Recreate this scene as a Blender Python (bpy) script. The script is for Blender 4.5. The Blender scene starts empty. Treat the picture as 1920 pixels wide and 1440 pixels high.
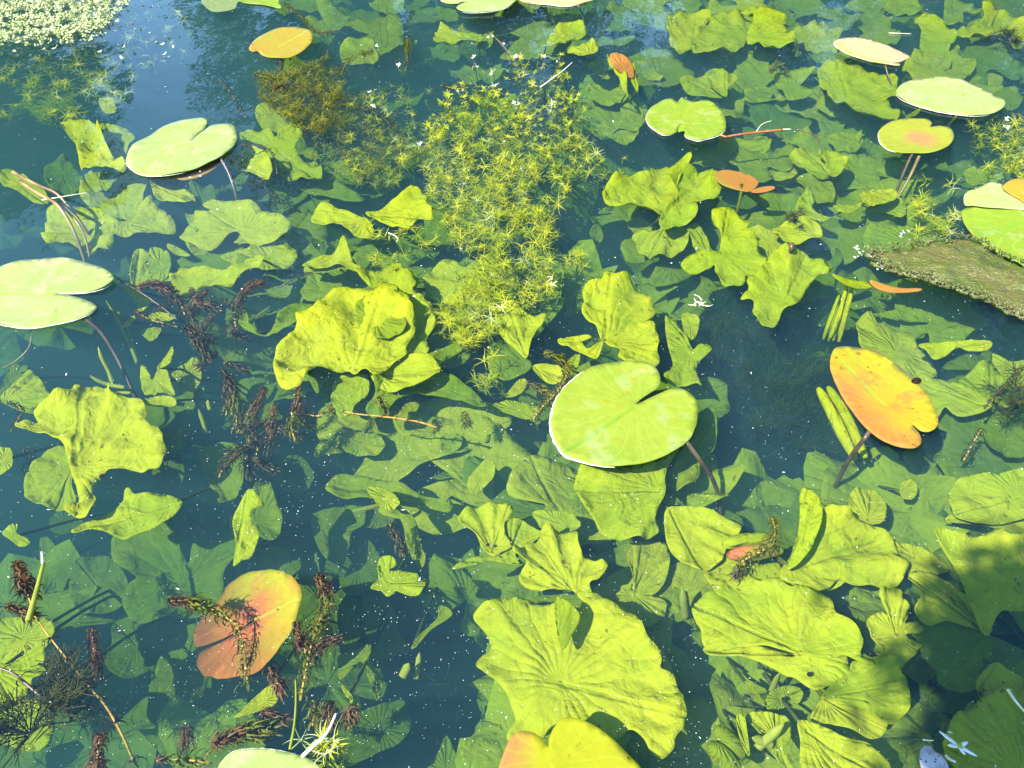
import bpy, bmesh, math, random
from mathutils import Vector, Matrix, Quaternion, noise
from mathutils.geometry import delaunay_2d_cdt

R = math.radians
random.seed(7)
scn = bpy.context.scene
col = scn.collection

# ------------------------------------------------------------------ camera, light, exposure
CAM_H = 1.0
DEP = R(43.0)
FPX = 1440.0                      # focal length in pixels of the 1920 x 1440 photograph
cam_data = bpy.data.cameras.new('camera')
cam_data.sensor_width = 36.0
cam_data.lens = 36.0 * FPX / 1920.0
cam_data.clip_start = 0.02
cam_data.clip_end = 600.0
cam = bpy.data.objects.new('camera', cam_data)
col.objects.link(cam)
cam.location = (0.0, 0.0, CAM_H)
cam.rotation_euler = (R(90.0) - DEP, 0.0, 0.0)
scn.camera = cam

SUN_TRAVEL = Vector((0.67, 0.545, -1.0)).normalized()
SUN_EL = math.asin(-SUN_TRAVEL.z)
SUN_AZ = math.atan2(-SUN_TRAVEL.x, -SUN_TRAVEL.y)
world = bpy.data.worlds.new('World')
scn.world = world
world.use_nodes = True
wn = world.node_tree
wn.nodes.clear()
sky = wn.nodes.new('ShaderNodeTexSky')
sky.sky_type = 'NISHITA'
sky.sun_disc = False
sky.sun_elevation = SUN_EL
sky.sun_rotation = SUN_AZ % (2 * math.pi)
sky.air_density = 1.0
sky.dust_density = 0.0
sky.ozone_density = 6.0
bg = wn.nodes.new('ShaderNodeBackground')
bg.inputs['Strength'].default_value = 0.15
wo = wn.nodes.new('ShaderNodeOutputWorld')
wn.links.new(sky.outputs[0], bg.inputs['Color'])
wn.links.new(bg.outputs[0], wo.inputs['Surface'])

sun_data = bpy.data.lights.new('sun', 'SUN')
sun_data.energy = 3.9
sun_data.angle = R(0.55)
sun_data.color = (1.0, 0.95, 0.86)
sun = bpy.data.objects.new('sun', sun_data)
col.objects.link(sun)
sun.location = (-6.0, -5.0, 9.0)
sun.rotation_euler = SUN_TRAVEL.to_track_quat('-Z', 'Y').to_euler()

vs = scn.view_settings
vs.view_transform = 'Standard'
vs.look = 'None'
vs.gamma = 1.0
vs.use_curve_mapping = False
vs.exposure = 2.0
cy = scn.cycles
cy.max_bounces = 6
cy.diffuse_bounces = 2
cy.glossy_bounces = 2
cy.transmission_bounces = 3
cy.volume_bounces = 1
cy.transparent_max_bounces = 12
cy.caustics_reflective = False
cy.caustics_refractive = False
cy.sample_clamp_indirect = 4.0
cy.use_denoising = True
cy.use_adaptive_sampling = True
cy.adaptive_threshold = 0.01

# ------------------------------------------------------------------ helpers
CF = Vector((0.0, math.cos(DEP), -math.sin(DEP)))
CU = Vector((0.0, math.sin(DEP), math.cos(DEP)))
CX = Vector((1.0, 0.0, 0.0))
EYE = Vector((0.0, 0.0, CAM_H))


def ray(px, py):
    return CF + CX * ((px - 960.0) / FPX) + CU * ((720.0 - py) / FPX)


def at(px, py, z=0.0):
    """The place in the pond, at height z, that the photograph shows at a pixel."""
    d = ray(px, py)
    return EYE + d * ((z - CAM_H) / d.z)


def on_plane(px, py, p0, n):
    d = ray(px, py)
    return EYE + d * ((p0 - EYE).dot(n) / d.dot(n))


TILE = {'00': (0, 0), '10': (640, 0), '20': (1280, 0), '01': (0, 480), '11': (640, 480), '21': (1280, 480),
        '02': (0, 960), '12': (640, 960), '22': (1280, 960)}


def tpx(tile, x, y):
    ox, oy = TILE[tile]
    return (ox + x / 3.0, oy + y / 3.0)


def pts(tile, s):
    return [tpx(tile, *map(float, t.split(','))) for t in s.split()]


def tag(o, label=None, cat=None, group=None, kind=None):
    if label: o['label'] = label
    if cat: o['category'] = cat
    if group: o['group'] = group
    if kind: o['kind'] = kind
    return o


def empty(name, loc):
    o = bpy.data.objects.new(name, None)
    o.empty_display_size = 0.02
    o.location = loc
    col.objects.link(o)
    return o


def link(name, me, parent=None):
    o = bpy.data.objects.new(name, me)
    col.objects.link(o)
    if parent is not None:
        o.parent = parent
    return o


def mesh_from(name, verts, faces, mat, smooth=True):
    me = bpy.data.meshes.new(name)
    me.from_pydata([tuple(v) for v in verts], [], faces)
    if mat is not None:
        me.materials.append(mat)
    if smooth:
        me.polygons.foreach_set('use_smooth', [True] * len(me.polygons))
    me.update()
    return me


def catmull(p, closed=True, n=6):
    out = []
    m = len(p)
    rng = range(m) if closed else range(m - 1)
    for i in rng:
        if closed:
            a, b, c, d = p[(i - 1) % m], p[i], p[(i + 1) % m], p[(i + 2) % m]
        else:
            a, b, c, d = p[max(i - 1, 0)], p[i], p[i + 1], p[min(i + 2, m - 1)]
        for k in range(n):
            t = k / n
            t2, t3 = t * t, t * t * t
            out.append(tuple(0.5 * (2 * b[j] + (c[j] - a[j]) * t + (2 * a[j] - 5 * b[j] + 4 * c[j] - d[j]) * t2 +
                                    (3 * b[j] - a[j] - 3 * c[j] + d[j]) * t3) for j in range(len(b))))
    if not closed:
        out.append(tuple(p[-1]))
    return out


def tube_geo(path, radius, sides=7, close=True):
    """A tapering round tube along a list of Vectors; radius is a number or a function of 0..1."""
    verts, faces = [], []
    n = len(path)
    up = None
    for i, p in enumerate(path):
        t = (path[min(i + 1, n - 1)] - path[max(i - 1, 0)])
        t = t.normalized() if t.length > 1e-9 else Vector((0, 0, 1))
        if up is None:
            up = t.orthogonal().normalized()
        up = (up - t * up.dot(t))
        up = up.normalized() if up.length > 1e-6 else t.orthogonal().normalized()
        side = t.cross(up)
        r = radius(i / max(n - 1, 1)) if callable(radius) else radius
        for k in range(sides):
            a = 2 * math.pi * k / sides
            verts.append(p + (up * math.cos(a) + side * math.sin(a)) * r)
    for i in range(n - 1):
        for k in range(sides):
            a, b = i * sides + k, i * sides + (k + 1) % sides
            faces.append((a, b, b + sides, a + sides))
    if close:
        faces.append(tuple(range(sides - 1, -1, -1)))
        faces.append(tuple(range((n - 1) * sides, n * sides)))
    return verts, faces


def inside(p, poly):
    x, y = p
    c = False
    j = len(poly) - 1
    for i in range(len(poly)):
        xi, yi = poly[i]
        xj, yj = poly[j]
        if (yi > y) != (yj > y) and x < (xj - xi) * (y - yi) / (yj - yi) + xi:
            c = not c
        j = i
    return c


# ------------------------------------------------------------------ materials
class NT:
    """A small helper for building node trees."""
    def __init__(self, mat):
        self.t = mat.node_tree
        self.t.nodes.clear()

    def n(self, typ, **kw):
        nd = self.t.nodes.new(typ)
        for k, v in kw.items():
            if k.startswith('i_'):
                nd.inputs[k[2:].replace('_', ' ')].default_value = v
            else:
                setattr(nd, k, v)
        return nd

    def l(self, a, b):
        self.t.links.new(a, b)

    def put(self, sock, v):
        if isinstance(v, bpy.types.NodeSocket):
            self.l(v, sock)
        elif isinstance(v, (tuple, list)) and len(v) == 3 and sock.type == 'RGBA':
            sock.default_value = (*v, 1.0)
        else:
            sock.default_value = v

    def math(self, op, a, b=0.0, c=None, clamp=False):
        nd = self.n('ShaderNodeMath', operation=op, use_clamp=clamp)
        self.put(nd.inputs[0], a)
        self.put(nd.inputs[1], b)
        if c is not None:
            self.put(nd.inputs[2], c)
        return nd.outputs[0]

    def mix(self, f, a, b, blend='MIX'):
        nd = self.n('ShaderNodeMix', data_type='RGBA', blend_type=blend)
        self.put(nd.inputs[0], f)
        self.put(nd.inputs[6], a)
        self.put(nd.inputs[7], b)
        return nd.outputs[2]

    def ramp(self, f, lo, hi):
        nd = self.n('ShaderNodeMapRange', interpolation_type='SMOOTHSTEP')
        self.put(nd.inputs[0], f)
        nd.inputs[1].default_value = lo
        nd.inputs[2].default_value = hi
        return nd.outputs[0]

    def noise(self, vec, scale, detail=3.0, rough=0.55, dist=0.0):
        nd = self.n('ShaderNodeTexNoise')
        if vec is not None:
            self.l(vec, nd.inputs['Vector'])
        nd.inputs['Scale'].default_value = scale
        nd.inputs['Detail'].default_value = detail
        nd.inputs['Roughness'].default_value = rough
        nd.inputs['Distortion'].default_value = dist
        return nd.outputs[0]


def new_mat(name):
    m = bpy.data.materials.new(name)
    m.use_nodes = True
    return m, NT(m)


def leaf_material(name, base, alt, vein, spot=(0.10, 0.06, 0.01), side=None, side_soft=0.5, side_dir=(0.0, 1.0), side_at=0.0,
                  transl=0.4, rough=None, veins=13.0, vein_amt=0.35, spots=0.66, bump=0.25, rib=None, centre=None, patch=None):
    """Leaf blade: forked veins that fan from the petiole, mottling, brown spots, thin flesh that lets light through.
    The UV map holds leaf coordinates: u along the midrib, v across it, both in leaf radii."""
    m, g = new_mat(name)
    uv = g.n('ShaderNodeUVMap').outputs[0]
    geo = g.n('ShaderNodeNewGeometry').outputs['Position']
    info = g.n('ShaderNodeObjectInfo').outputs['Random']
    sep = g.n('ShaderNodeSeparateXYZ')
    g.l(uv, sep.inputs[0])
    u, v = sep.outputs[0], sep.outputs[1]
    wob = g.noise(geo, 22.0, 2.0)
    ang = g.math('ARCTAN2', v, u)
    rad = g.math('SQRT', g.math('ADD', g.math('MULTIPLY', u, u), g.math('MULTIPLY', v, v)))
    fan = g.math('ADD', g.math('MULTIPLY', ang, veins), g.math('ADD', g.math('MULTIPLY', wob, 3.0), g.math('MULTIPLY', g.noise(geo, 7.0, 1.0), 9.0)))
    s = g.math('ABSOLUTE', g.math('SINE', fan))
    line = g.math('SUBTRACT', 1.0, g.ramp(s, 0.0, 0.35))
    fan2 = g.math('ADD', g.math('MULTIPLY', ang, veins * 2.3), g.math('MULTIPLY', wob, 6.0))
    s2 = g.math('ABSOLUTE', g.math('SINE', fan2))
    line2 = g.math('MULTIPLY', g.math('SUBTRACT', 1.0, g.ramp(s2, 0.0, 0.45)), g.ramp(rad, 0.25, 0.8))
    far = g.ramp(rad, 0.04, 0.3)
    lines = g.math('MULTIPLY', g.math('MAXIMUM', line, g.math('MULTIPLY', line2, 0.6)), far)
    n1 = g.noise(geo, 9.0, 4.0)
    n2 = g.noise(geo, 60.0, 3.0)
    offs = g.math('ADD', n1, g.math('MULTIPLY', g.math('SUBTRACT', info, 0.5), 0.5))
    c = g.mix(g.ramp(offs, 0.32, 0.68), base, alt)
    if side is not None:
        d = g.math('ADD', g.math('MULTIPLY', u, side_dir[0]), g.math('MULTIPLY', v, side_dir[1]))
        d = g.math('ADD', d, g.math('MULTIPLY', g.math('SUBTRACT', n1, 0.5), 0.9))
        c = g.mix(g.ramp(d, side_at - side_soft * 0.5, side_at + side_soft * 0.5), c, side)
    if centre is not None:
        dc = g.math('ADD', rad, g.math('MULTIPLY', g.math('SUBTRACT', n1, 0.5), 0.5))
        c = g.mix(g.math('MULTIPLY', g.math('SUBTRACT', 1.0, g.ramp(dc, 0.12, 0.5)), 0.85), c, centre)
    c = g.mix(g.math('MULTIPLY', lines, vein_amt), c, vein)
    mid = g.math('MULTIPLY', g.math('SUBTRACT', 1.0, g.ramp(g.math('ABSOLUTE', v), 0.006, 0.035)), g.ramp(u, -0.02, 0.02))
    if rib is not None:
        c = g.mix(g.math('MULTIPLY', mid, 0.75), c, rib)
    if patch is not None:
        pn = g.noise(geo, 16.0, 1.0, 0.4)
        c = g.mix(g.math('MULTIPLY', g.math('MULTIPLY', g.ramp(pn, 0.56, 0.66), g.ramp(g.noise(geo, 55.0, 4.0, 0.7), 0.32, 0.6)), 0.5), c, patch)
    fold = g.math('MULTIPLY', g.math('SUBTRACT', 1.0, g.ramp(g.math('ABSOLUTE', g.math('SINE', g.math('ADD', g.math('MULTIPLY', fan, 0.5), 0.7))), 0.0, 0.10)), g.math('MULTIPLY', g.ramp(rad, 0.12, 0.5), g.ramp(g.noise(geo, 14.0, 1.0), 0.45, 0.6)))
    c = g.mix(g.math('MULTIPLY', fold, 0.40 if transl > 0.3 else 0.0), c, tuple(x * 0.45 for x in base))  # crease shading painted in as dark lines on the sunken leaves
    c = g.mix(g.math('MULTIPLY', g.ramp(n2, 0.35, 0.75), 0.22), c, tuple(x * 0.62 for x in base))
    tone = g.noise(geo, 5.5, 3.0, 0.6)
    c = g.mix(g.math('MULTIPLY', g.ramp(tone, 0.42, 0.72), 0.30), c, tuple(x * k for x, k in zip(base, (1.25, 0.95, 0.7))))
    sp = g.noise(geo, 75.0, 2.0, 0.5)
    spm = g.math('MULTIPLY', g.ramp(sp, spots, spots + 0.05), g.ramp(g.noise(geo, 11.0, 1.0), 0.48, 0.62))
    c = g.mix(g.math('MULTIPLY', spm, 0.75), c, spot)
    crink = g.noise(geo, 26.0, 3.0, 0.6, 0.6)
    ribs = g.math('MULTIPLY', g.math('MULTIPLY', g.math('POWER', s, 0.8), far), g.math('MULTIPLY', g.ramp(g.noise(geo, 12.0, 1.0), 0.32, 0.66), 0.50))
    bh = g.math('ADD', ribs, g.math('ADD', g.math('MULTIPLY', crink, 2.3), g.math('MULTIPLY', mid, -0.5)))
    bp = g.n('ShaderNodeBump')
    bp.inputs['Strength'].default_value = min(1.0, bump * 2.4)
    bp.inputs['Distance'].default_value = 0.007
    g.l(bh, bp.inputs['Height'])
    df = g.n('ShaderNodeBsdfDiffuse')
    g.l(c, df.inputs['Color'])
    g.l(bp.outputs[0], df.inputs['Normal'])
    tr = g.n('ShaderNodeBsdfTranslucent')
    g.l(g.mix(1.0, c, (0.95, 1.0, 0.5), 'MULTIPLY'), tr.inputs['Color'])
    ms = g.n('ShaderNodeMixShader')
    ms.inputs[0].default_value = transl
    g.l(df.outputs[0], ms.inputs[1])
    g.l(tr.outputs[0], ms.inputs[2])
    outs = ms.outputs[0]
    if rough is not None:
        gl = g.n('ShaderNodeBsdfGlossy')
        gl.inputs['Roughness'].default_value = rough
        g.l(bp.outputs[0], gl.inputs['Normal'])
        lw = g.n('ShaderNodeLayerWeight')
        lw.inputs[0].default_value = 0.12
        m2 = g.n('ShaderNodeMixShader')
        g.l(g.math('MULTIPLY', lw.outputs['Fresnel'], 0.7), m2.inputs[0])
        g.l(outs, m2.inputs[1])
        g.l(gl.outputs[0], m2.inputs[2])
        outs = m2.outputs[0]
    out = g.n('ShaderNodeOutputMaterial')
    g.l(outs, out.inputs['Surface'])
    return m


def plain_material(name, c1, c2, scale=40.0, transl=0.0, rough=0.6, gloss=0.0, bump=0.0, lo=0.35, hi=0.65, rnd=0.0, object_space=False):
    m, g = new_mat(name)
    if object_space:
        pos = g.n('ShaderNodeTexCoord').outputs['Object']
    else:
        pos = g.n('ShaderNodeNewGeometry').outputs['Position']
    info = g.n('ShaderNodeObjectInfo').outputs['Random']
    n1 = g.noise(pos, scale, 4.0)
    f = g.math('ADD', n1, g.math('MULTIPLY', g.math('SUBTRACT', info, 0.5), rnd))
    c = g.mix(g.ramp(f, lo, hi), c1, c2)
    df = g.n('ShaderNodeBsdfDiffuse')
    g.l(c, df.inputs['Color'])
    outs = df.outputs[0]
    nrm = None
    if bump:
        bp = g.n('ShaderNodeBump')
        bp.inputs['Strength'].default_value = bump
        bp.inputs['Distance'].default_value = 0.004
        g.l(g.noise(pos, scale * 2.5, 4.0), bp.inputs['Height'])
        g.l(bp.outputs[0], df.inputs['Normal'])
        nrm = bp.outputs[0]
    if transl:
        tr = g.n('ShaderNodeBsdfTranslucent')
        g.l(c, tr.inputs['Color'])
        ms = g.n('ShaderNodeMixShader')
        ms.inputs[0].default_value = transl
        g.l(outs, ms.inputs[1])
        g.l(tr.outputs[0], ms.inputs[2])
        outs = ms.outputs[0]
    if gloss:
        gl = g.n('ShaderNodeBsdfGlossy')
        gl.inputs['Roughness'].default_value = rough
        if nrm is not None:
            g.l(nrm, gl.inputs['Normal'])
        ms = g.n('ShaderNodeMixShader')
        ms.inputs[0].default_value = gloss
        g.l(outs, ms.inputs[1])
        g.l(gl.outputs[0], ms.inputs[2])
        outs = ms.outputs[0]
    out = g.n('ShaderNodeOutputMaterial')
    g.l(outs, out.inputs['Surface'])
    return m


M = {}
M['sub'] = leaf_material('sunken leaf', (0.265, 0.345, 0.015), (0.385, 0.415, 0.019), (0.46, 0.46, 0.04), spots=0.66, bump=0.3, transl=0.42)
M['subgreen'] = leaf_material('green and shaded sunken leaf', (0.13, 0.21, 0.011), (0.21, 0.27, 0.014), (0.27, 0.31, 0.03), spots=0.70)  # darker green; shade over the near leaves is put into this tone
M['suborange'] = leaf_material('sunken orange leaf', (0.32, 0.13, 0.030), (0.22, 0.085, 0.035), (0.48, 0.22, 0.05), side=(0.35, 0.36, 0.025), side_dir=(0.6, 0.45), side_at=0.02, side_soft=0.75, centre=(0.52, 0.13, 0.08), vein_amt=0.3, spots=0.66, bump=0.06, rib=(0.38, 0.46, 0.05), patch=(0.50, 0.20, 0.05))  # orange and green are pigment; the dark red-brown also stands in for shade
M['redleaf'] = leaf_material('reddish leaf', (0.30, 0.12, 0.035), (0.36, 0.17, 0.04), (0.30, 0.20, 0.05), spots=0.75)
M['pale'] = leaf_material('pale pad', (0.220, 0.295, 0.075), (0.262, 0.305, 0.11), (0.32, 0.34, 0.15), spot=(0.16, 0.11, 0.02), transl=0.15, rough=0.35, veins=9.0, vein_amt=0.45, spots=0.67, bump=0.06, rib=(0.24, 0.33, 0.05), patch=(0.34, 0.33, 0.19))
M['bright'] = leaf_material('bright pad', (0.165, 0.25, 0.022), (0.215, 0.27, 0.030), (0.28, 0.31, 0.07), spot=(0.27, 0.19, 0.02), transl=0.2, rough=0.35, veins=9.0, vein_amt=0.45, spots=0.62, bump=0.05, rib=(0.12, 0.25, 0.02), patch=(0.29, 0.33, 0.15))
M['peach'] = leaf_material('peach pad', (0.38, 0.31, 0.15), (0.42, 0.28, 0.15), (0.40, 0.36, 0.15), side=(0.28, 0.32, 0.08), side_dir=(0.3, 1.0), side_at=0.42, side_soft=0.3, transl=0.2, rough=0.35, vein_amt=0.15, spots=0.75, bump=0.045)
M['amber'] = leaf_material('amber pad', (0.27, 0.24, 0.026), (0.30, 0.22, 0.028), (0.30, 0.28, 0.04), side=(0.30, 0.14, 0.03), side_dir=(-0.55, 0.8), side_at=0.45, side_soft=0.5, transl=0.25, rough=0.4, vein_amt=0.2, spots=0.7, bump=0.045, rib=(0.26, 0.34, 0.05))
M['orange'] = leaf_material('orange leaf', (0.34, 0.25, 0.014), (0.26, 0.26, 0.020), (0.38, 0.28, 0.03), spot=(0.20, 0.05, 0.02), side=(0.36, 0.135, 0.035), side_dir=(-0.10, 1.0), side_at=0.04, side_soft=0.55, transl=0.2, rough=0.4, vein_amt=0.35, spots=0.64, bump=0.06, rib=(0.18, 0.29, 0.03), patch=(0.32, 0.08, 0.045))
M['pinkcentre'] = leaf_material('pad with pink centre', (0.216, 0.252, 0.027), (0.252, 0.264, 0.030), (0.252, 0.276, 0.048), centre=(0.360, 0.156, 0.072), transl=0.2,
                                rough=0.4, vein_amt=0.15, spots=0.74, bump=0.045)
M['reddish'] = leaf_material('reddish orange pad', (0.300, 0.144, 0.030), (0.312, 0.102, 0.030), (0.300, 0.180, 0.036), side=(0.216, 0.228, 0.030), side_dir=(0.2, 1.0),
                             side_at=0.35, side_soft=0.4, transl=0.25, rough=0.4, spots=0.75, bump=0.05)
M['twotone'] = leaf_material('yellow pad with red lobe', (0.225, 0.265, 0.012), (0.27, 0.275, 0.014), (0.34, 0.34, 0.04), side=(0.34, 0.16, 0.05), side_dir=(-0.3, -0.9), side_at=0.24, side_soft=0.3, transl=0.25, rough=0.4, veins=9.0, vein_amt=0.3, spots=0.66, bump=0.04, rib=(0.34, 0.34, 0.02))
M['rim'] = plain_material('sunlit white pad rim', (0.40, 0.38, 0.28), (0.62, 0.58, 0.48), 140.0, bump=0.6)  # pale pad edge; its white is the sun caught on the rim, painted in
M['stem'] = plain_material('leaf stalk', (0.050, 0.030, 0.020), (0.085, 0.060, 0.025), 30.0, gloss=0.05, rough=0.4)
M['greenstem'] = plain_material('green leaf stalk', (0.045, 0.065, 0.012), (0.08, 0.09, 0.016), 30.0)
M['rush'] = plain_material('dead rush', (0.10, 0.065, 0.025), (0.26, 0.17, 0.06), 14.0, gloss=0.06, rough=0.4)
M['straw'] = plain_material('pale straw', (0.52, 0.46, 0.26), (0.66, 0.62, 0.42), 60.0)
M['redstalk'] = plain_material('red stalk', (0.30, 0.06, 0.02), (0.42, 0.13, 0.04), 60.0, gloss=0.05, rough=0.3)
M['starwort'] = plain_material('starwort leaf', (0.22, 0.28, 0.014), (0.42, 0.42, 0.028), 14.0, transl=0.35, rnd=1.0)
M['starbrown'] = plain_material('brownish starwort leaf', (0.085, 0.085, 0.008), (0.20, 0.19, 0.013), 14.0, transl=0.3, rnd=0.6)
M['starpale'] = plain_material('pale starwort leaf', (0.40, 0.46, 0.16), (0.50, 0.52, 0.24), 14.0, transl=0.3, rnd=0.5)
M['blossom'] = plain_material('white blossom', (0.66, 0.66, 0.46), (0.80, 0.78, 0.66), 40.0, transl=0.2)
M['pondweed'] = plain_material('brown pondweed leaf', (0.055, 0.045, 0.024), (0.10, 0.085, 0.038), 30.0, transl=0.25, rnd=0.5)
M['weedtip'] = plain_material('reddish pondweed tip', (0.085, 0.040, 0.022), (0.14, 0.085, 0.036), 30.0, transl=0.25, rnd=0.4)
M['weedstem'] = plain_material('ochre pondweed stem', (0.28, 0.16, 0.035), (0.40, 0.26, 0.06), 60.0)
M['weedgreen'] = plain_material('olive pondweed leaf', (0.10, 0.12, 0.018), (0.16, 0.15, 0.025), 30.0, transl=0.3, rnd=0.5)
M['darkweed'] = plain_material('dark feathery weed', (0.028, 0.034, 0.016), (0.055, 0.06, 0.02), 30.0, transl=0.2)
M['hollowweed'] = plain_material('dark green fine weed', (0.020, 0.034, 0.010), (0.035, 0.05, 0.014), 30.0, transl=0.2)
M['ribbon'] = plain_material('ribbon leaf', (0.20, 0.25, 0.035), (0.28, 0.30, 0.05), 30.0, transl=0.3)
M['floatleaf'] = plain_material('small floating leaf', (0.26, 0.32, 0.10), (0.48, 0.50, 0.27), 55.0, transl=0.2, rnd=0.0)
M['speck'] = plain_material('pale dust', (0.62, 0.62, 0.52), (0.75, 0.74, 0.66), 50.0)
M['snail'] = plain_material('dark snail shell', (0.010, 0.008, 0.006), (0.022, 0.016, 0.010), 200.0)
M['mud'] = plain_material('pond mud', (0.020, 0.022, 0.010), (0.045, 0.042, 0.018), 6.0, bump=0.4)
M['grass'] = plain_material('bank grass', (0.045, 0.08, 0.015), (0.08, 0.11, 0.025), 3.0, bump=0.4)
M['bark'] = plain_material('tree bark', (0.07, 0.05, 0.035), (0.13, 0.10, 0.07), 8.0, bump=0.5)
M['treeleaf'] = plain_material('tree foliage', (0.055, 0.085, 0.010), (0.10, 0.12, 0.018), 1.5, transl=0.3)
M['shadeleaf'] = plain_material('added shade foliage', (0.05, 0.09, 0.015), (0.09, 0.12, 0.025), 9.0, transl=0.3)

# ------------------------------------------------------------------ the pond: bed, water, banks, trees beyond
def water_material():
    m, g = new_mat('pond water')
    geo = g.n('ShaderNodeNewGeometry')
    pos = geo.outputs['Position']
    mp = g.n('ShaderNodeMapping')
    mp.inputs['Scale'].default_value = (1.0, 0.55, 1.0)
    g.l(pos, mp.inputs[0])
    h = g.math('ADD', g.math('MULTIPLY', g.noise(mp.outputs[0], 7.0, 1.0), 1.0), g.math('MULTIPLY', g.noise(mp.outputs[0], 26.0, 2.0), 0.16))
    bp = g.n('ShaderNodeBump')
    bp.inputs['Strength'].default_value = 1.0
    bp.inputs['Distance'].default_value = 0.0045
    g.l(h, bp.inputs['Height'])
    # reflectance of a water surface (Schlick): 2 % straight down, rising to 100 % at grazing angles
    dt = g.n('ShaderNodeVectorMath', operation='DOT_PRODUCT')
    g.l(geo.outputs['Incoming'], dt.inputs[0])
    g.l(geo.outputs['Normal'], dt.inputs[1])
    c = g.math('ABSOLUTE', dt.outputs['Value'])
    f = g.math('ADD', 0.02, g.math('MULTIPLY', g.math('POWER', g.math('SUBTRACT', 1.0, c), 5.0), 0.98), clamp=True)
    tr = g.n('ShaderNodeBsdfTransparent')
    gl = g.n('ShaderNodeBsdfGlossy')
    gl.inputs['Roughness'].default_value = 0.015
    g.l(bp.outputs[0], gl.inputs['Normal'])
    ms = g.n('ShaderNodeMixShader')
    g.l(f, ms.inputs[0])
    g.l(tr.outputs[0], ms.inputs[1])
    g.l(gl.outputs[0], ms.inputs[2])
    sc = g.n('ShaderNodeVolumeScatter')
    ab = g.n('ShaderNodeVolumeAbsorption')
    # scattering and absorption per metre, red / green / blue
    S, A = WATER_S, WATER_A
    ds, da = max(S), max(A)
    sc.inputs['Color'].default_value = (S[0] / ds, S[1] / ds, S[2] / ds, 1.0)
    sc.inputs['Density'].default_value = ds
    ab.inputs['Color'].default_value = (1 - A[0] / da, 1 - A[1] / da, 1 - A[2] / da, 1.0)
    ab.inputs['Density'].default_value = da
    ad = g.n('ShaderNodeAddShader')
    g.l(sc.outputs[0], ad.inputs[0])
    g.l(ab.outputs[0], ad.inputs[1])
    out = g.n('ShaderNodeOutputMaterial')
    g.l(ms.outputs[0], out.inputs['Surface'])
    g.l(ad.outputs[0], out.inputs['Volume'])
    return m


WATER_S = (0.11, 0.26, 0.34)
WATER_A = (2.15, 1.40, 1.85)
BED = -0.85


def box_mesh(name, lo, hi, mat):
    x0, y0, z0 = lo
    x1, y1, z1 = hi
    v = [(x0, y0, z0), (x1, y0, z0), (x1, y1, z0), (x0, y1, z0), (x0, y0, z1), (x1, y0, z1), (x1, y1, z1), (x0, y1, z1)]
    f = [(0, 3, 2, 1), (4, 5, 6, 7), (0, 1, 5, 4), (1, 2, 6, 5), (2, 3, 7, 6), (3, 0, 4, 7)]
    return mesh_from(name, v, f, mat, smooth=False)


tag(link('water', box_mesh('water', (-7, -1.2, BED - 0.25), (7, 6.3, 0.0), water_material())), kind='structure')

# the ground: one sheet, a basin under the pond that rises to a bank all round and runs on to the horizon
def ground_z(x, y):
    dx = max(-6.6 - x, x - 6.6, 0.0)
    dy = max(-0.75 - y, y - 5.9, 0.0)
    d = math.hypot(dx, dy)
    t = min(d / 0.9, 1.0)
    t = t * t * (3 - 2 * t)
    return (BED + 0.05 * noise.noise(Vector((x * 1.6, y * 1.6, 3.0)))) * (1 - t) + t * (0.28 + 0.10 * noise.noise(Vector((x * .3, y * .3, 1.0))))


gx = sorted(set([-300, -120, -60, -30, -18, -12] + [round(-9 + 0.3 * i, 3) for i in range(61)] + [12, 18, 30, 60, 120, 300]))
gy = sorted(set([-300, -120, -60, -30, -15, -7, -4] + [round(-3 + 0.3 * i, 3) for i in range(38)] + [10, 13, 18, 30, 60, 120, 300]))
gv = [(x, y, ground_z(x, y)) for y in gy for x in gx]
gf = [(j * len(gx) + i, j * len(gx) + i + 1, (j + 1) * len(gx) + i + 1, (j + 1) * len(gx) + i) for j in range(len(gy) - 1) for i in range(len(gx) - 1)]
gme = mesh_from('ground', gv, gf, M['mud'])
gme.materials.append(M['grass'])
for p in gme.polygons:
    if min(gme.vertices[k].co.z for k in p.vertices) > 0.05:
        p.material_index = 1
tag(link('ground', gme), kind='structure')


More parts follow.
